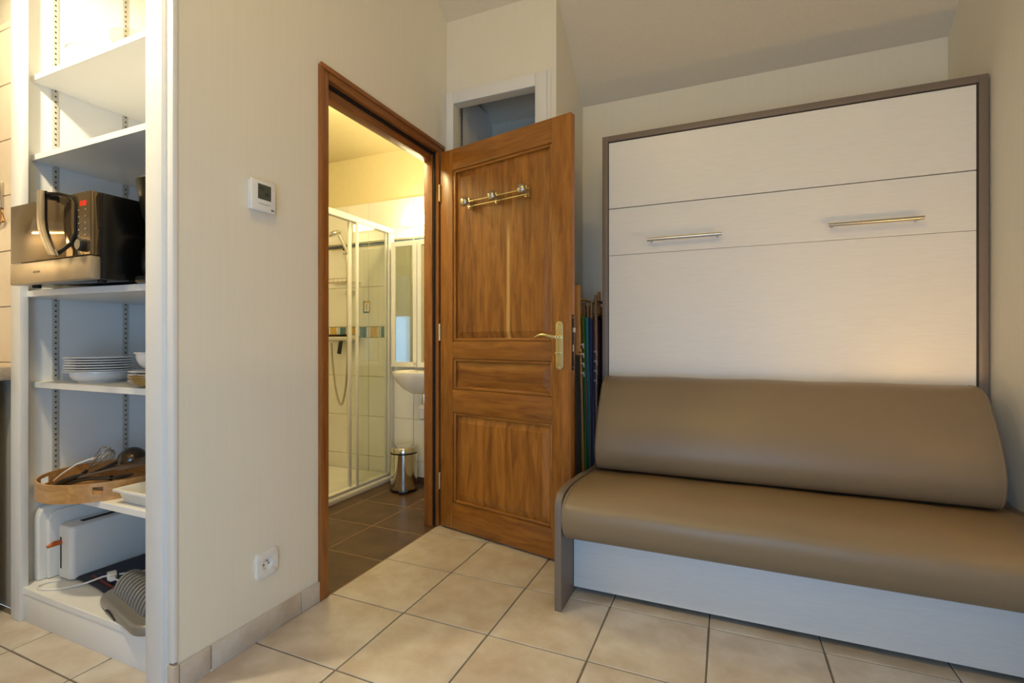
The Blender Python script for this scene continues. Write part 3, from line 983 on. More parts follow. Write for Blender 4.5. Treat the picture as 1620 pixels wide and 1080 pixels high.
SY = 0.967
shelf_rows = [(1.962, 1.984, SY, 'uppermost white shelf, holding a glass bowl and a white bowl'),
              (1.668, 1.690, SY, 'white shelf just above the microwave'),
              (1.160, 1.182, 0.935, 'white shelf with curved front edge under the microwave'),
              (0.830, 0.851, SY, 'white shelf under the stacks of plates'),
              (0.441, 0.463, SY, 'white shelf under the round wooden tray')]
for z0, z1, yf, lab in shelf_rows:
    mb = MB()
    if z0 == 1.160:                               # bowed front
        pr = [(CXL + 0.002, 0.938), (-2.2, 0.930), (-2.05, 0.932), (-1.9, 0.942), (-1.75, 0.956), (-1.535, 0.962), (-1.535, 1.415), (CXL + 0.002, 1.415)]
        mb.prism(pr, z0, z1, 'Z')
    else:
        mb.box(CXL + 0.001, -1.5305, yf, 1.415, z0, z1)
    tag(mb.build('shelf', 'white_lam', bevel=0.0012, segs=1), lab, 'shelf', 'shelves of the closet')
tag(B(CXL + 0.001, -1.5305, 0.923, 1.415, 0.097, 0.118).build('shelf', 'white_lam', bevel=0.0015, segs=1), 'lowest white shelf board above the plinth, holding a toaster', 'shelf', 'shelves of the closet')

# ------------------------------------------------------------------ microwave
mw = thing('microwave', 'black microwave with champagne trim on the closet shelf', 'microwave', (-1.97, 1.03, 1.182))
MX0, MX1, MY0, MZ0, MZ1 = -2.206, -1.734, 0.850, 1.190, 1.452
B(MX0, MX1, MY0 + 0.028, 1.20, MZ0, MZ1).build('body', 'mw_body', mw, bevel=0.004)
B(MX0 + 0.001, MX1 - 0.0005, MY0 + 0.026, MY0 + 0.028, MZ0 + 0.001, MZ1 - 0.001).build('seam', 'gap', mw)
B(MX0, MX1 - 0.004, MY0, MY0 + 0.026, 1.260, MZ1).build('door_glass', 'mw_glass', mw, bevel=0.002)
B(MX0, MX1 - 0.004, MY0 - 0.002, MY0 + 0.026, MZ0 - 0.002, 1.258).build('lower_trim', 'mw_trim', mw, bevel=0.004)
B(-2.055, -2.020, MY0 - 0.0035, MY0 - 0.0015, 1.2215, 1.2275).build('maker_badge', 'dark_metal', mw)
B(MX1 - 0.132, MX1 - 0.006, MY0 - 0.0015, MY0, 1.262, MZ1 - 0.004).build('control_panel', 'mw_glass', mw)
dg = MB()
for k in range(3):
    x0 = -1.790 + 0.0115 * k
    ya, yb = MY0 - 0.0024, MY0 - 0.0015
    dg.box(x0 + 0.0055, x0 + 0.0068, ya, yb, 1.410, 1.424)
    if k != 1:
        dg.box(x0, x0 + 0.0013, ya, yb, 1.410, 1.424)
    for zz in (1.410, 1.4165, 1.4228):
        dg.box(x0, x0 + 0.0068, ya, yb, zz, zz + 0.0011)
dg.build('clock_digits', 'red_led', mw)
for z in (1.395, 1.375, 1.355, 1.336, 1.318):
    for x in (-1.800, -1.765):
        B(x, x + 0.007, MY0 - 0.003, MY0 - 0.001, z, z + 0.004).build('button', 'silver_plastic', mw)
MB().lathe([(0.020, 0.0), (0.019, 0.012), (0.015, 0.016), (0, 0.016)], (-1.775, MY0 - 0.001, 1.290), 20, axis='-Y').build('dial', 'black', mw, smooth=True)
# bowed handle: champagne face with black inside, sweeping down to the trim
hp = [(-1.934, 1.462), (-1.934, 1.375), (-1.928, 1.345), (-1.912, 1.315), (-1.888, 1.283), (-1.868, 1.258)]
rg = []
for (x, z) in hp:
    rg.append([(x, MY0 - 0.046, z), (x + 0.022, MY0 - 0.046, z), (x + 0.022, MY0 - 0.034, z), (x, MY0 - 0.034, z)])
MB().loft(rg).build('handle', 'mw_trim', mw, bevel=0.002, label='champagne handle with black inside')
rg = []
for (x, z) in hp:
    rg.append([(x + 0.003, MY0 - 0.034, z), (x + 0.022, MY0 - 0.034, z), (x + 0.022, MY0 - 0.028, z), (x + 0.003, MY0 - 0.028, z)])
MB().loft(rg).build('handle_lining', 'black', mw)
MB().box(-1.930, -1.908, MY0 - 0.029, MY0, 1.438, 1.460).build('handle_arm', 'black', mw, bevel=0.003)
MB().tube([(-1.905, MY0 - 0.03, 1.452), (-1.865, MY0 - 0.018, 1.450), (-1.825, MY0 - 0.006, 1.440), (-1.812, MY0 - 0.002, 1.420), (-1.812, MY0 - 0.002, 1.330), (-1.825, MY0 - 0.006, 1.30), (-1.872, MY0 - 0.026, 1.262)],
          [0.006] * 7, 8).build('handle_grip', 'black', mw, smooth=True)
for x, y in ((-2.16, 0.90), (-1.78, 0.90), (-2.16, 1.16), (-1.78, 1.16)):
    MB().cyl((x, y, 1.1822), (x, y, 1.191), 0.012, n=12).build('foot', 'black_matt', mw)

# coffee maker right of the microwave
cm = thing('coffee_maker', 'black filter coffee maker between microwave and closet frame', 'coffee maker', (-1.64, 1.05, 1.182))
MB().lathe([(0.050, 0.0), (0.052, 0.012), (0.060, 0.030), (0.074, 0.118), (0.076, 0.135), (0.070, 0.142), (0, 0.146)], (-1.636, 1.0, 1.364), 28).build('filter_basket', 'black', cm, smooth=True)
B(-1.69, -1.582, 1.075, 1.16, 1.1825, 1.49).build('column', 'black', cm, bevel=0.01)
B(-1.70, -1.572, 0.945, 1.16, 1.1825, 1.205).build('base', 'black', cm, bevel=0.008)
MB().lathe([(0.0, 0.0), (0.055, 0.0), (0.062, 0.02), (0.060, 0.07), (0.045, 0.115), (0.040, 0.135), (0, 0.137)], (-1.636, 1.0, 1.206), 24).build('jug', 'mw_body', cm, smooth=True)

# ------------------------------------------------------------------ crockery


def plate_mb(r, h=0.014, th=0.0045):
    return MB().lathe([(0, 0.0), (r * 0.56, 0.0), (r * 0.60, 0.0025), (r * 0.72, h * 0.62), (r * 0.99, h), (r, h + th * 0.5), (r * 0.985, h + th), (r * 0.72, h * 0.62 + th), (r * 0.58, th + 0.001), (0, th)], (0, 0, 0), 36)


def bowl_mb(r, h, rf=0.45, lip=0.0, th=0.004):
    pts = [(0, 0.0), (r * rf, 0.0), (r * rf, 0.004)]
    for k in range(1, 8):
        a = k / 7
        rr = r * (rf + (1 - rf - lip) * math.sin(a * PI / 2) ** 0.9)
        pts.append((rr, 0.004 + (h - 0.004) * (a ** 1.6)))
    if lip:
        pts += [(r, h + 0.002), (r, h + 0.005), (r * (1 - lip), h + 0.003)]
    for k in range(6, 0, -1):
        a = k / 7
        rr = r * (rf + (1 - rf - lip) * math.sin(a * PI / 2) ** 0.9) - th
        pts.append((rr, 0.004 + th + (h - 0.004) * (a ** 1.6)))
    pts.append((0, 0.004 + th))
    return MB().lathe(pts, (0, 0, 0), 36)


def single(name, me_or_mb, mat, loc, label, cat, group=None, rot=(0, 0, 0)):
    me = me_or_mb if isinstance(me_or_mb, bpy.types.Mesh) else me_or_mb.mesh(name, mat, True)
    o = bpy.data.objects.new(name, me)
    C.objects.link(o)
    o.location = loc
    o.rotation_euler = rot
    ORG[o.name] = (0, 0, 0)
    tag(o, label, cat, group)
    return o


SZ4 = 0.8515
PC = (-2.135, 1.075)
single('soup_plate', bowl_mb(0.108, 0.036, 0.62, 0.18), 'porcelain', (PC[0], PC[1], SZ4), 'deep white soup plate at the bottom of the large plate stack', 'plate', 'stacked white plates')
pm = plate_mb(0.105, 0.012, 0.004).mesh('dinner_plate', 'porcelain', True)
ords = ['lowest flat dinner plate, right on the deep soup plate', 'second flat dinner plate from the bottom of the tall stack', 'third flat dinner plate from the bottom of the tall stack', 'third flat dinner plate from the top of the tall stack', 'second flat dinner plate from the top of the tall stack', 'topmost white dinner plate of the tall stack']
for k in range(6):
    single('dinner_plate', pm, None, (PC[0] + random.uniform(-.003, .003) + 0.001 * k, PC[1] + random.uniform(-.003, .003), SZ4 + 0.031 + 0.0092 * k), ords[k], 'plate', 'stacked white plates')
sm_ = plate_mb(0.085, 0.011, 0.004).mesh('side_plate', 'porcelain', True)
SC = (-1.795, 1.075)
so4 = ['lowest small white plate under the white bowl', 'second small white plate from the bottom, under the white bowl', 'third small white plate from the bottom, under the white bowl', 'topmost small white plate, directly under the white bowl']
for k in range(4):
    single('side_plate', sm_, None, (SC[0] + random.uniform(-.002, .002), SC[1], SZ4 + 0.004 + 0.0105 * k), so4[k], 'plate', 'small white plates')
single('bowl', bowl_mb(0.078, 0.055, 0.5, 0.06), 'porcelain', (SC[0] + 0.01, SC[1] + 0.005, SZ4 + 0.052), 'white bowl on top of the small plates', 'bowl')
single('bowl', bowl_mb(0.058, 0.034, 0.42, 0.05), 'amber', (-1.713, 0.999, SZ4), 'amber brown little bowl in front of the small plates', 'bowl')
single('bowl', bowl_mb(0.075, 0.062, 0.55, 0.05), 'porcelain', (-2.13, 1.045, 1.985), 'white bowl on the uppermost shelf', 'bowl')
single('bowl', bowl_mb(0.085, 0.085, 0.4, 0.03, 0.003), 'glassware', (-1.93, 1.09, 1.985), 'clear glass bowl on the uppermost shelf', 'bowl')
single('saucer', plate_mb(0.06, 0.02, 0.004), 'porcelain', (-2.10, 1.055, 1.691), 'small white dish on the shelf above the microwave', 'dish')

# ------------------------------------------------------------------ wooden tray with kitchen utensils
TC, TR, TZ = (-2.09, 1.08), 0.200, 0.4635
ty = thing('wooden_tray', 'round light wooden tray holding kitchen utensils', 'tray', (TC[0], TC[1], TZ))
MB().lathe([(0, 0.0), (TR - 0.004, 0.0), (TR - 0.004, 0.006), (0, 0.006)], (TC[0], TC[1], TZ), 48).build('bottom', 'bamboo', ty, smooth=True)
rim = MB()
N = 90
cuts = ((211, 227), (318, 327), (35, 50))


def seg(a0, a1, z0, z1):
    ro, ri = TR, TR - 0.006
    q = []
    for r in (ro, ri):
        for a in (a0, a1):
            q.append((TC[0] + r * math.cos(a), TC[1] + r * math.sin(a)))
    o0, o1, i0, i1 = q
    rim.add([(*o0, z0), (*o1, z0), (*i1, z0), (*i0, z0), (*o0, z1), (*o1, z1), (*i1, z1), (*i0, z1)],
            [(0, 3, 2, 1), (4, 5, 6, 7), (0, 1, 5, 4), (2, 3, 7, 6), (1, 2, 6, 5), (3, 0, 4, 7)])


for k in range(N):
    a0, a1 = 2 * PI * k / N, 2 * PI * (k + 1) / N
    dgm = math.degrees((a0 + a1) / 2)
    if any(c0 < dgm < c1 for c0, c1 in cuts):
        seg(a0, a1, TZ, TZ + 0.026)
        seg(a0, a1, TZ + 0.050, TZ + 0.062)
    else:
        seg(a0, a1, TZ, TZ + 0.062)
rim.build('rim', 'bamboo', ty, smooth=True)


def handle_path(p0, p1, bow=0.0, n=6):
    a, b = Vector(p0), Vector(p1)
    return [a.lerp(b, t / n) + Vector((0, 0, bow * math.sin(PI * t / n))) for t in range(n + 1)]


G = 'utensils in the round tray'
u1 = thing('ladle', 'steel ladle with shiny round bowl in the wooden tray', 'ladle', (-2.0, 1.08, 0.475), group=G)
lb = MB()
R = 0.047
rr = [(0, R)] + [(R * math.sin(a), R * math.cos(a)) for a in [PI * k / 20 for k in range(1, 11)]] + [(R * 0.94, 0.0)] + [(R * 0.94 * math.sin(a), R * 0.94 * math.cos(a)) for a in [PI * k / 20 for k in range(9, 0, -1)]] + [(0, R * 0.94)]
lb.lathe(rr, (0, 0, 0), 28)
Mx = Matrix.Translation((-1.985, 1.10, 0.568)) @ Matrix.Rotation(math.radians(24), 4, 'Y')
lb.v = [tuple(Mx @ Vector(p)) for p in lb.v]
lb.build('bowl', 'dark_metal', u1, smooth=True)
MB().tube(handle_path((-2.022, 1.09, 0.572), (-2.19, 1.015, 0.492), -0.006), 0.0065, 8).build('handle', 'nylon', u1, smooth=True)

u2 = thing('whisk', 'wire balloon whisk in the wooden tray', 'whisk', (-2.12, 1.04, 0.475), group=G)
p0, p1 = Vector((-2.125, 1.03, 0.535)), Vector((-2.055, 1.065, 0.606))
ax = (p1 - p0).normalized()
sd = ax.orthogonal().normalized()
for k in range(5):
    d = Matrix.Rotation(PI * k / 5, 3, ax) @ sd
    pts = []
    for s in range(17):
        t = s / 16
        wv = math.sin(PI * t)
        along = 1 - abs(2 * t - 1) ** 2.2
        pts.append(p0 + ax * (along * 0.105) + d * (0.030 * math.sin(2 * PI * (t - 0.0)) * (0.55 + 0.45 * wv)) * 1.0)
    MB().tube(pts, 0.0013, 5).build('wire', 'steel', u2, smooth=True)
MB().tube([p0 - ax * 0.005, p0 - ax * 0.03, p0 - ax * 0.075 + Vector((-0.01, 0, 0.012))], [0.006, 0.008, 0.009], 10).build('handle', 'nylon', u2, smooth=True)

u3 = thing('spatula', 'white plastic spatula in the wooden tray', 'spatula', (-2.2, 1.0, 0.475), group=G)
rg = []
for t, wd_, z in ((0, 0.011, 0), (0.15, 0.012, 0.012), (0.4, 0.010, 0.022), (0.62, 0.012, 0.018), (0.72, 0.028, 0.014), (1.0, 0.034, 0.0)):
    c0 = Vector((-2.245, 0.985, 0.490)).lerp(Vector((-2.115, 1.10, 0.575)), t) + Vector((0, 0, z))
    s_ = Vector((0.66, -0.75, 0)) * wd_
    rg.append([c0 - s_, c0 + s_, c0 + s_ + Vector((0, 0, 0.006)), c0 - s_ + Vector((0, 0, 0.006))])
MB().loft(rg).build('blade_and_handle', 'plastic_white', u3, bevel=0.002)

u4 = thing('slotted_spatula', 'long brown slotted spatula lying over the tray rim', 'spatula', (-2.0, 1.0, 0.475), group=G)
rg = []
for t, wd_ in ((0, 0.008), (0.45, 0.009), (0.55, 0.026), (1.0, 0.036)):
    c0 = Vector((-2.12, 1.0, 0.512)).lerp(Vector((-1.80, 1.10, 0.598)), t)
    s_ = Vector((-0.2, 0.72, 0.45)) * wd_
    rg.append([c0 - s_, c0 + s_, c0 + s_ + Vector((0, 0, 0.005)), c0 - s_ + Vector((0, 0, 0.005))])
MB().loft(rg).build('blade_and_handle', 'nylon_brown', u4, bevel=0.0015)

u5 = thing('serving_spoon', 'black serving spoon under the brown spatula', 'spoon', (-2.05, 0.99, 0.475), group=G)
MB().tube(handle_path((-2.2, 0.985, 0.482), (-1.98, 1.03, 0.520), 0.008), [0.008, 0.008, 0.007, 0.006, 0.006, 0.007, 0.009], 8).build('handle', 'nylon', u5, smooth=True)
lb = MB().lathe([(0, -0.010), (0.02, -0.008), (0.034, 0.0), (0.031, 0.001), (0.018, -0.005), (0, -0.007)], (0, 0, 0), 20, sx=1.35)
Mx = Matrix.Translation((-1.94, 1.04, 0.530)) @ Matrix.Rotation(math.radians(-10), 4, 'Y')
lb.v = [tuple(Mx @ Vector(p)) for p in lb.v]
lb.build('bowl', 'nylon', u5, smooth=True)
u6 = thing('utensil', 'black handled utensil at the left of the tray', 'utensil', (-2.2, 1.03, 0.47), group=G)
MB().tube(handle_path((-2.21, 0.97, 0.480), (-2.10, 1.02, 0.520), 0.01), [0.008, 0.010, 0.010, 0.009, 0.008, 0.007, 0.006], 8).build('handle', 'nylon', u6, smooth=True)
MB().tube(handle_path((-2.10, 1.02, 0.520), (-2.0, 1.06, 0.552), 0.004), [0.006] * 7, 6).build('blade', 'dark_metal', u6, smooth=True)

# white plastic cutlery tray
wt = MB()
x0, x1, y0, y1, z0, z1 = -1.866, -1.58, 0.972, 1.20, 0.4635, 0.512


def rect(ix, z):
    return [(x0 + ix, y0 + ix, z), (x1 - ix, y0 + ix, z), (x1 - ix, y1 - ix, z), (x0 + ix, y1 - ix, z)]


wt.loft([rect(0.024, z0), rect(0.012, z1 - 0.012), rect(0.010, z1 - 0.010), rect(0.0, z1 - 0.010), rect(0.0, z1), rect(0.012, z1), rect(0.026, z0 + 0.004)])
tag(wt.build('cutlery_tray', 'plastic_white', bevel=0.002), 'white plastic cutlery tray right of the wooden tray', 'tray')

# ------------------------------------------------------------------ bottom shelf
ZB = 0.1183
wbx = thing('electric_grill', 'white appliance standing on edge behind the toaster', 'appliance', (-2.33, 1.15, ZB))
MB().prism([(0.968, ZB), (0.968, 0.350), (0.976, 0.375), (0.992, 0.388), (1.38, 0.388), (1.38, ZB)], -2.352, -2.318, 'X').build('body', 'plastic_white', wbx, bevel=0.008, segs=3)
MB().prism([(0.992, ZB + 0.002), (0.992, 0.335), (1.002, 0.358), (1.022, 0.368), (1.37, 0.368), (1.37, ZB + 0.002)], -2.318, -2.303, 'X').build('lid', 'plastic_white', wbx, bevel=0.006, segs=3)

to = thing('toaster', 'long white toaster with orange lever on the lowest shelf', 'toaster', (-2.245, 1.2, ZB))
tp = []
for cx, cy, a0 in ((-2.218, 1.031, -PI / 2), (-2.218, 1.382, 0), (-2.272, 1.382, PI / 2), (-2.272, 1.031, PI)):
    for k in range(6):
        a = a0 + PI / 2 * k / 5
        tp.append((cx + 0.018 * math.cos(a), cy + 0.018 * math.sin(a)))
MB().prism(tp, ZB + 0.004, 0.318, 'Z').build('body', 'plastic_white', to, bevel=0.008, segs=3, angle=1.0)
B(-2.262, -2.236, 1.07, 1.36, 0.3165, 0.3195).build('slot', 'black_matt', to)
MB().tube([(-2.262, 1.016, 0.256), (-2.264, 0.995, 0.257), (-2.266, 0.972, 0.252)], [0.008, 0.010, 0.005], 10).build('lever', 'orange_plastic', to, smooth=True, label='orange lever')
B(-2.266, -2.260, 1.0115, 1.0145, 0.16, 0.275).build('lever_slot', 'gap', to)
for x, y in ((-2.272, 1.04), (-2.218, 1.04), (-2.272, 1.37), (-2.218, 1.37)):
    MB().cyl((x, y, ZB), (x, y, ZB + 0.005), 0.008, n=10).build('foot', 'black_matt', to)

nv = thing('folded_cloth', 'navy printed folded cloth lying under the white cable', 'cloth', (-1.935, 1.155, ZB), (0, 0, math.radians(-7)), local=True)
cl = MB()
rings = []
for k in range(15):
    t = k / 14
    x = -0.25 + 0.46 * t
    e_ = 0.0015 * math.sin(9 * t)
    rings.append([(x, -0.15 + 0.01 * math.sin(5 * t), 0.0), (x, -0.158 + 0.01 * math.sin(5 * t), 0.007), (x, -0.148 + 0.01 * math.sin(5 * t), 0.013 + e_), (x, 0.0, 0.016 + e_), (x, 0.18, 0.014 + e_), (x, 0.186, 0.007), (x, 0.18, 0.0)])
cl.loft(rings).build('cloth', 'navy', nv, smooth=True)
for (xa, xb, ya, yb, mt) in ((-0.20, 0.19, -0.128, -0.122, 'red_print'), (-0.13, -0.03, 0.02, 0.05, 'red_print'), (-0.08, 0.08, -0.07, 0.01, 'blue_print'), (0.10, 0.20, -0.08, 0.07, 'blue_print'), (0.0, 0.17, 0.06, 0.085, 'red_print'), (-0.2, 0.19, -0.108, -0.103, 'blue_print')):
    B(xa, xb, ya, yb, 0.012, 0.0182).build('print', mt, nv)

cb = thing('power_cable', 'white power cable with plug lying on the navy cloth', 'cable', (-2.03, 1.05, ZB))
path = [(-2.245, 1.005, 0.1225), (-2.27, 0.975, 0.1225), (-2.262, 0.945, 0.1225), (-2.225, 0.940, 0.1225), (-2.17, 0.968, 0.1225), (-2.12, 1.015, 0.129), (-2.075, 1.052, 0.146), (-2.05, 1.065, 0.150)]


def cat(pts, n=5):
    P = [Vector(p) for p in pts]
    out = []
    for i in range(len(P) - 1):
        a, b_, c_, d_ = P[max(i - 1, 0)], P[i], P[i + 1], P[min(i + 2, len(P) - 1)]
        for s in range(n):
            t = s / n
            out.append(0.5 * ((2 * b_) + (c_ - a) * t + (2 * a - 5 * b_ + 4 * c_ - d_) * t * t + (-a + 3 * b_ - 3 * c_ + d_) * t ** 3))
    return out + [P[-1]]


MB().tube(cat(path), 0.0032, 8).build('cord', 'plastic_white', cb, smooth=True)
MB().tube(cat([(-2.02, 1.055, 0.150), (-1.97, 1.060, 0.146), (-1.90, 1.090, 0.142), (-1.82, 1.120, 0.142), (-1.74, 1.15, 0.142), (-1.66, 1.2, 0.142)]), 0.0032, 8).build('cord', 'plastic_white', cb, smooth=True)
MB().tube(cat([(-2.03, 1.08, 0.152), (-2.0, 1.13, 0.146), (-1.93, 1.20, 0.143), (-1.84, 1.25, 0.142), (-1.72, 1.27, 0.142)]), 0.0032, 8).build('cord', 'plastic_white', cb, smooth=True)
pb = MB().box(-0.026, 0.010, -0.014, 0.014, -0.011, 0.013).box(0.008, 0.030, -0.009, 0.009, -0.008, 0.009)
Mx = Matrix.Translation((-2.035, 1.06, 0.151)) @ Matrix.Rotation(math.radians(-25), 4, 'Z')
pb.v = [tuple(Mx @ Vector(p)) for p in pb.v]
pb.build('plug', 'plastic_white', cb, bevel=0.004)

rk = thing('ribbed_rack', 'silver grey rack with a row of arched ribs at the shelf front', 'rack', (-1.748, 1.003, ZB), (0, 0, math.radians(-12)), local=True)
bs = MB()
rp = []
for cx, cy, a0 in ((0.13, -0.024, -PI / 2), (0.13, 0.045, 0), (-0.13, 0.045, PI / 2), (-0.13, -0.024, PI)):
    for k in range(7):
        a = a0 + PI / 2 * k / 6
        rp.append((cx + 0.06 * math.cos(a), cy + 0.055 * math.sin(a)))
bs.prism(rp, 0.0, 0.034, 'Z')
bs.build('base', 'silver_plastic', rk, bevel=0.012, segs=4, angle=1.0)
MB().tube([(-0.09, -0.0775, 0.006), (-0.07, -0.0795, 0.015), (-0.045, -0.0805, 0.018), (-0.02, -0.0795, 0.013), (0.0, -0.0775, 0.005)], 0.003, 6).build('finger_recess', 'gap', rk, smooth=True)
for k in range(12):
    x = -0.138 + 0.0225 * k
    pts = [(x, 0.008 + 0.047 * math.cos(a), 0.026 + 0.062 * math.sin(a)) for a in [PI * s / 14 for s in range(15)]]
    rg = []
    for (px, py, pz) in pts:
        dv = Vector((0, py - 0.008, pz - 0.026)).normalized() * 0.005
        rg.append([(px - 0.0065, py - dv.y, pz - dv.z), (px + 0.0065, py - dv.y, pz - dv.z), (px + 0.0065, py + dv.y, pz + dv.z), (px - 0.0065, py + dv.y, pz + dv.z)])
    MB().loft(rg).build('rib', 'silver_plastic', rk, bevel=0.003, angle=1.0)
MB().prism([(-0.033, 0.03), (-0.024, 0.064), (-0.006, 0.078), (0.022, 0.078), (0.040, 0.064), (0.049, 0.03)], -0.138, 0.116, 'X').build('core', 'gap', rk)

# ------------------------------------------------------------------ kitchen edge at the far left
tag(B(-3.58, -2.415, 0.325, 0.941, 0.857, 0.907).build('worktop', 'worktop', bevel=0.004), 'grey kitchen worktop end at the far left edge', 'worktop')
fr = thing('fridge', 'white under-counter fridge at the far left edge', 'fridge', (-2.75, 0.6, 0))
B(-3.02, -2.437, 0.36, 0.905, 0.03, 0.845).build('body', 'white', fr, bevel=0.006)
B(-3.02, -2.437, 0.315, 0.357, 0.05, 0.845).build('door', 'white', fr, bevel=0.01)
for x in (-2.99, -2.46):
    for y in (0.40, 0.87):
        MB().cyl((x, y, 0.0), (x, y, 0.031), 0.016, n=12).build('foot', 'black_matt', fr)
rh = thing('range_hood', 'white range hood with lit strip, mirrored in the microwave glass', 'range hood', (-3.4, 0.1, 1.6))
B(-3.598, -3.20, -0.35, 0.60, 1.58, 1.68).build('body', 'white', rh, bevel=0.005)
B(-3.50, -3.44, -0.25, 0.50, 1.572, 1.580).build('light_strip', 'strip_glow', rh)
tag(B(-3.598, -3.02, -0.90, 0.31, 0.857, 0.907).build('worktop', 'worktop', bevel=0.004), 'kitchen worktop along the side wall under the range hood', 'worktop')
hk = thing('hanging_utensil', 'grey utensil with brown loop hanging on the kitchen tiles', 'utensil', (-2.50, 0.935, 1.45))
B(-2.508, -2.490, 0.931, 0.9415, 1.50, 1.60).build('handle', 'steel', hk, bevel=0.003)
MB().tube([(-2.498, 0.934, 1.50), (-2.470, 0.934, 1.45), (-2.515, 0.934, 1.44)], 0.006, 8, closed=True).build('loop', 'bamboo', hk, smooth=True)

# ------------------------------------------------------------------ bathroom
XS = -2.222
tr_ = MB()
x0, x1, y0, y1 = -3.195, -2.20, 1.60, 2.9415


def rr_(ix, z):
    return [(x0 + ix, y0 + ix, z), (x1 - ix, y0 + ix, z), (x1 - ix, y1 - ix, z), (x0 + ix, y1 - ix, z)]


tr_.loft([rr_(0, 0.0005), rr_(0, 0.030), rr_(0.012, 0.046), rr_(0.045, 0.046), rr_(0.075, 0.026), rr_(0.4, 0.022)])
tag(tr_.build('shower_tray', 'porcelain', smooth=True, bevel=0.004), 'white shower tray behind the sliding screen', 'shower tray')

ss = thing('shower_screen', 'white framed glass sliding shower screen', 'shower screen', (XS, 2.3, 0.046))
B(XS - 0.022, XS + 0.018, 1.62, 2.9415, 1.775, 1.815).build('top_rail', 'white', ss, bevel=0.004)
B(XS - 0.018, XS + 0.016, 1.62, 2.9415, 0.0465, 0.062).build('bottom_rail', 'white', ss, bevel=0.003)
B(XS - 0.020, XS + 0.018, 2.902, 2.9415, 0.062, 1.775).build('wall_profile', 'white', ss, bevel=0.003)
B(XS + 0.006, XS + 0.018, 2.880, 2.894, 0.062, 1.775).build('stile', 'white', ss, bevel=0.002)
B(XS + 0.004, XS + 0.018, 2.545, 2.562, 0.062, 1.775).build('stile', 'white', ss, bevel=0.002)
B(XS - 0.018, XS - 0.004, 2.497, 2.522, 0.062, 1.775).build('stile', 'white', ss, bevel=0.002)
B(XS + 0.010, XS + 0.015, 2.562, 2.880, 0.062, 1.775).build('pane', 'glass', ss)
B(XS - 0.013, XS - 0.008, 2.522, 2.870, 0.062, 1.775).build('pane', 'glass', ss)
B(XS - 0.018, XS - 0.004, 2.870, 2.884, 0.062, 1.775).build('stile', 'white', ss, bevel=0.002)

sh = thing('shower_set', 'chrome hand shower on a riser rail inside the shower', 'shower', (-2.5830, 2.94, 0.5))
MB().tube([(-2.5830, 2.892, 1.33), (-2.5830, 2.892, 1.95)], 0.010, 14).build('riser_rail', 'chrome', sh, smooth=True)
for z in (1.365, 1.93):
    MB().cyl((-2.5830, 2.942, z), (-2.5830, 2.880, z), 0.021, n=18).build('rail_bracket', 'chrome', sh, smooth=True)
MB().cyl((-2.6180, 2.880, 1.665), (-2.5550, 2.880, 1.665), 0.020, n=16).build('slider', 'chrome', sh, smooth=True)
MB().cyl((-2.6150, 2.872, 1.685), (-2.5900, 2.872, 1.690), 0.010, n=10).build('slider_knob', 'black', sh, smooth=True)
MB().tube([(-2.560, 2.855, 1.655), (-2.580, 2.84, 1.71), (-2.605, 2.82, 1.778)], [0.010, 0.012, 0.014], 12).build('hand_grip', 'chrome', sh, smooth=True)
hd = MB().lathe([(0, 0.018), (0.03, 0.016), (0.046, 0.004), (0.048, -0.006), (0.042, -0.012), (0, -0.012)], (0, 0, 0), 28)
Mx = Matrix.Translation((-2.632, 2.80, 1.790)) @ Matrix.Rotation(math.radians(-14), 4, 'Y') @ Matrix.Rotation(math.radians(14), 4, 'X')
hd.v = [tuple(Mx @ Vector(p)) for p in hd.v]
hd.build('shower_head', 'chrome', sh, smooth=True)
MB().tube(cat([(-2.7300, 2.87, 0.99), (-2.7150, 2.865, 0.86), (-2.6850, 2.86, 0.68), (-2.6550, 2.86, 0.57), (-2.6250, 2.86, 0.53), (-2.6000, 2.86, 0.58), (-2.5750, 2.86, 0.72), (-2.5620, 2.86, 1.0), (-2.5620, 2.858, 1.35), (-2.5680, 2.856, 1.64)]), 0.0075, 8).build('hose', 'steel', sh, smooth=True)

mx_ = thing('shower_mixer', 'chrome shower mixer bar with black lever below decor tiles', 'mixer tap', (-2.6200, 2.92, 1.0))
MB().tube([(-2.7800, 2.885, 1.022), (-2.5500, 2.885, 1.022)], 0.024, 18).build('body', 'chrome', mx_, smooth=True)
B(-2.7800, -2.5500, 2.862, 2.930, 1.047, 1.053).build('shelf_plate', 'nylon', mx_, bevel=0.002)
MB().tube([(-2.5500, 2.885, 1.022), (-2.5420, 2.885, 1.022), (-2.5000, 2.885, 1.022), (-2.4820, 2.885, 1.022)], [0.020, 0.028, 0.030, 0.022], 18).build('knob', 'chrome', mx_, smooth=True)
MB().cyl((-2.7500, 2.942, 1.022), (-2.7500, 2.885, 1.022), 0.022, n=14).cyl((-2.5800, 2.942, 1.022), (-2.5800, 2.885, 1.022), 0.022, n=14).build('wall_union', 'chrome', mx_, smooth=True)
MB().prism([(-2.6550, 1.0), (-2.6220, 1.0), (-2.6400, 0.905), (-2.6720, 0.91)], 2.866, 2.876, 'Y').build('lever', 'black', mx_, bevel=0.002)
sb = thing('soap_basket', 'wire soap basket hanging on the shower riser', 'basket', (-2.6400, 2.88, 1.43))
for y in (2.83, 2.86, 2.935):
    MB().tube([(-2.7500, y, 1.44), (-2.5100, y, 1.44)], 0.003, 6).build('wire', 'steel', sb, smooth=True)
for k in range(7):
    x = -2.7500 + 0.04 * k
    MB().tube([(x, 2.83, 1.465), (x, 2.83, 1.437), (x, 2.935, 1.437)], 0.002, 6).build('wire', 'steel', sb, smooth=True)
MB().tube([(-2.7500, 2.83, 1.465), (-2.5100, 2.83, 1.465)], 0.003, 6).build('wire', 'steel', sb, smooth=True)

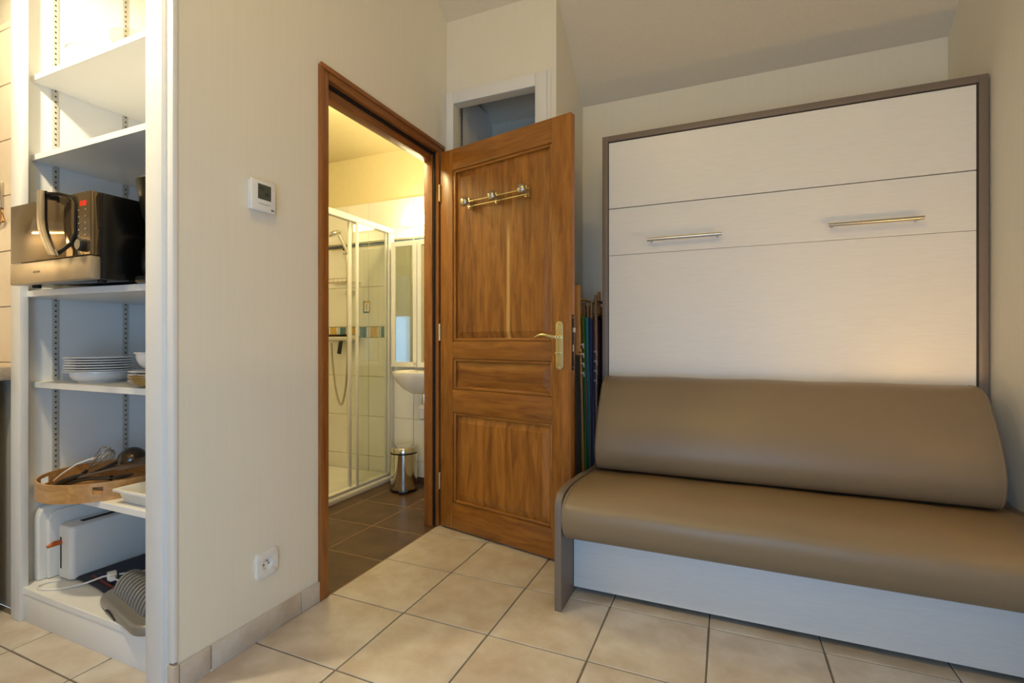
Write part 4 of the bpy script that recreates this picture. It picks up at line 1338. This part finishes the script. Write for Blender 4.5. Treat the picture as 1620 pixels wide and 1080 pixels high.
mc = thing('mirror_cabinet', 'white framed mirror cabinet above the washbasin', 'mirror cabinet', (-1.85, 2.90, 0.82))
B(-2.172, -1.56, 2.880, 2.9415, 0.825, 1.700).build('body', 'white', mc, bevel=0.002)
for x0, x1 in ((-2.172, -1.960), (-1.955, -1.76), (-1.755, -1.56)):
    d_ = MB().box(x0, x0 + 0.030, 2.862, 2.879, 0.822, 1.703).box(x1 - 0.030, x1, 2.862, 2.879, 0.822, 1.703).box(x0 + 0.030, x1 - 0.030, 2.862, 2.879, 0.822, 0.858).box(x0 + 0.030, x1 - 0.030, 2.862, 2.879, 1.668, 1.703)
    dd = d_.build('door', 'white', mc)
    B(x0 + 0.030, x1 - 0.030, 2.868, 2.874, 0.858, 1.668).build('mirror', 'mirror', dd)
MB().lathe([(0, -0.011), (0.008, -0.008), (0.011, 0), (0.008, 0.008), (0, 0.011)], (-1.965, 2.845, 0.848), 14).build('knob', 'chrome', mc, smooth=True)

wl = thing('wall_lamp', 'lit opal tube lamp on the wall above the mirror', 'lamp', (-1.93, 2.90, 1.84))
B(-2.10, -1.74, 2.905, 2.9415, 1.815, 1.865).build('wall_plate', 'white', wl, bevel=0.004)
ends = [(-2.085, 0.004), (-2.082, 0.018), (-2.070, 0.028), (-2.05, 0.032), (-1.80, 0.032), (-1.775, 0.028), (-1.763, 0.018), (-1.76, 0.004)]
MB().tube([(x, 2.868, 1.84) for x, r in ends], [r for x, r in ends], 18).build('shade', 'lamp_glow', wl, smooth=True)

wbn = thing('washbasin', 'white ceramic washbasin below the mirror cabinet', 'washbasin', (-1.83, 2.75, 0.65))
bsn = MB()
prof = [(0.03, 0.655), (0.10, 0.660), (0.17, 0.690), (0.225, 0.735), (0.255, 0.775), (0.262, 0.790), (0.262, 0.802), (0.250, 0.804), (0.225, 0.790), (0.19, 0.745), (0.12, 0.705), (0.0, 0.695)]
bsn.lathe([(r, z) for r, z in prof], (-1.83, 2.755, 0), 40, 0.80, 0.74)
bsn.build('bowl', 'porcelain', wbn, smooth=True)
B(-1.99, -1.67, 2.87, 2.9415, 0.70, 0.800).build('wall_ledge', 'porcelain', wbn, bevel=0.012, segs=3)
MB().tube([(-1.83, 2.76, 0.67), (-1.83, 2.76, 0.585)], 0.016, 14).build('waste_pipe', 'chrome', wbn, smooth=True)
MB().lathe([(0, 0.0), (0.02, 0.002), (0.034, 0.012), (0.036, 0.07), (0.040, 0.075), (0.040, 0.095), (0.02, 0.1), (0, 0.1)], (-1.83, 2.76, 0.485), 22).build('trap_cup', 'plastic_white', wbn, smooth=True)
MB().tube([(-1.83, 2.76, 0.565), (-1.83, 2.94, 0.565)], 0.016, 12).build('outlet_pipe', 'plastic_white', wbn, smooth=True)

pbn = thing('pedal_bin', 'polished steel pedal bin on the brown bathroom floor', 'bin', (-1.995, 2.765, 0))
MB().lathe([(0, 0.002), (0.090, 0.002), (0.093, 0.008), (0.093, 0.016), (0.0885, 0.018), (0, 0.018)], (-1.995, 2.765, 0), 36).build('base_ring', 'black', pbn, smooth=True)
MB().lathe([(0, 0.019), (0.089, 0.019), (0.089, 0.250), (0, 0.250)], (-1.995, 2.765, 0), 40).build('body', 'chrome', pbn, smooth=True)
MB().lathe([(0, 0.251), (0.0915, 0.251), (0.0915, 0.260), (0, 0.260)], (-1.995, 2.765, 0), 36).build('rim_band', 'black', pbn, smooth=True)
MB().lathe([(0, 0.261), (0.092, 0.261), (0.092, 0.285), (0.086, 0.294), (0.06, 0.299), (0, 0.301)], (-1.995, 2.765, 0), 40).build('lid', 'chrome', pbn, smooth=True)
pd = MB().box(-0.03, 0.03, -0.122, -0.085, 0.006, 0.020)
Mx = Matrix.Translation((-1.995, 2.765, 0)) @ Matrix.Rotation(math.radians(34), 4, 'Z')
pd.v = [tuple(Mx @ Vector(p)) for p in pd.v]
pd.build('pedal', 'black', pbn, bevel=0.005)
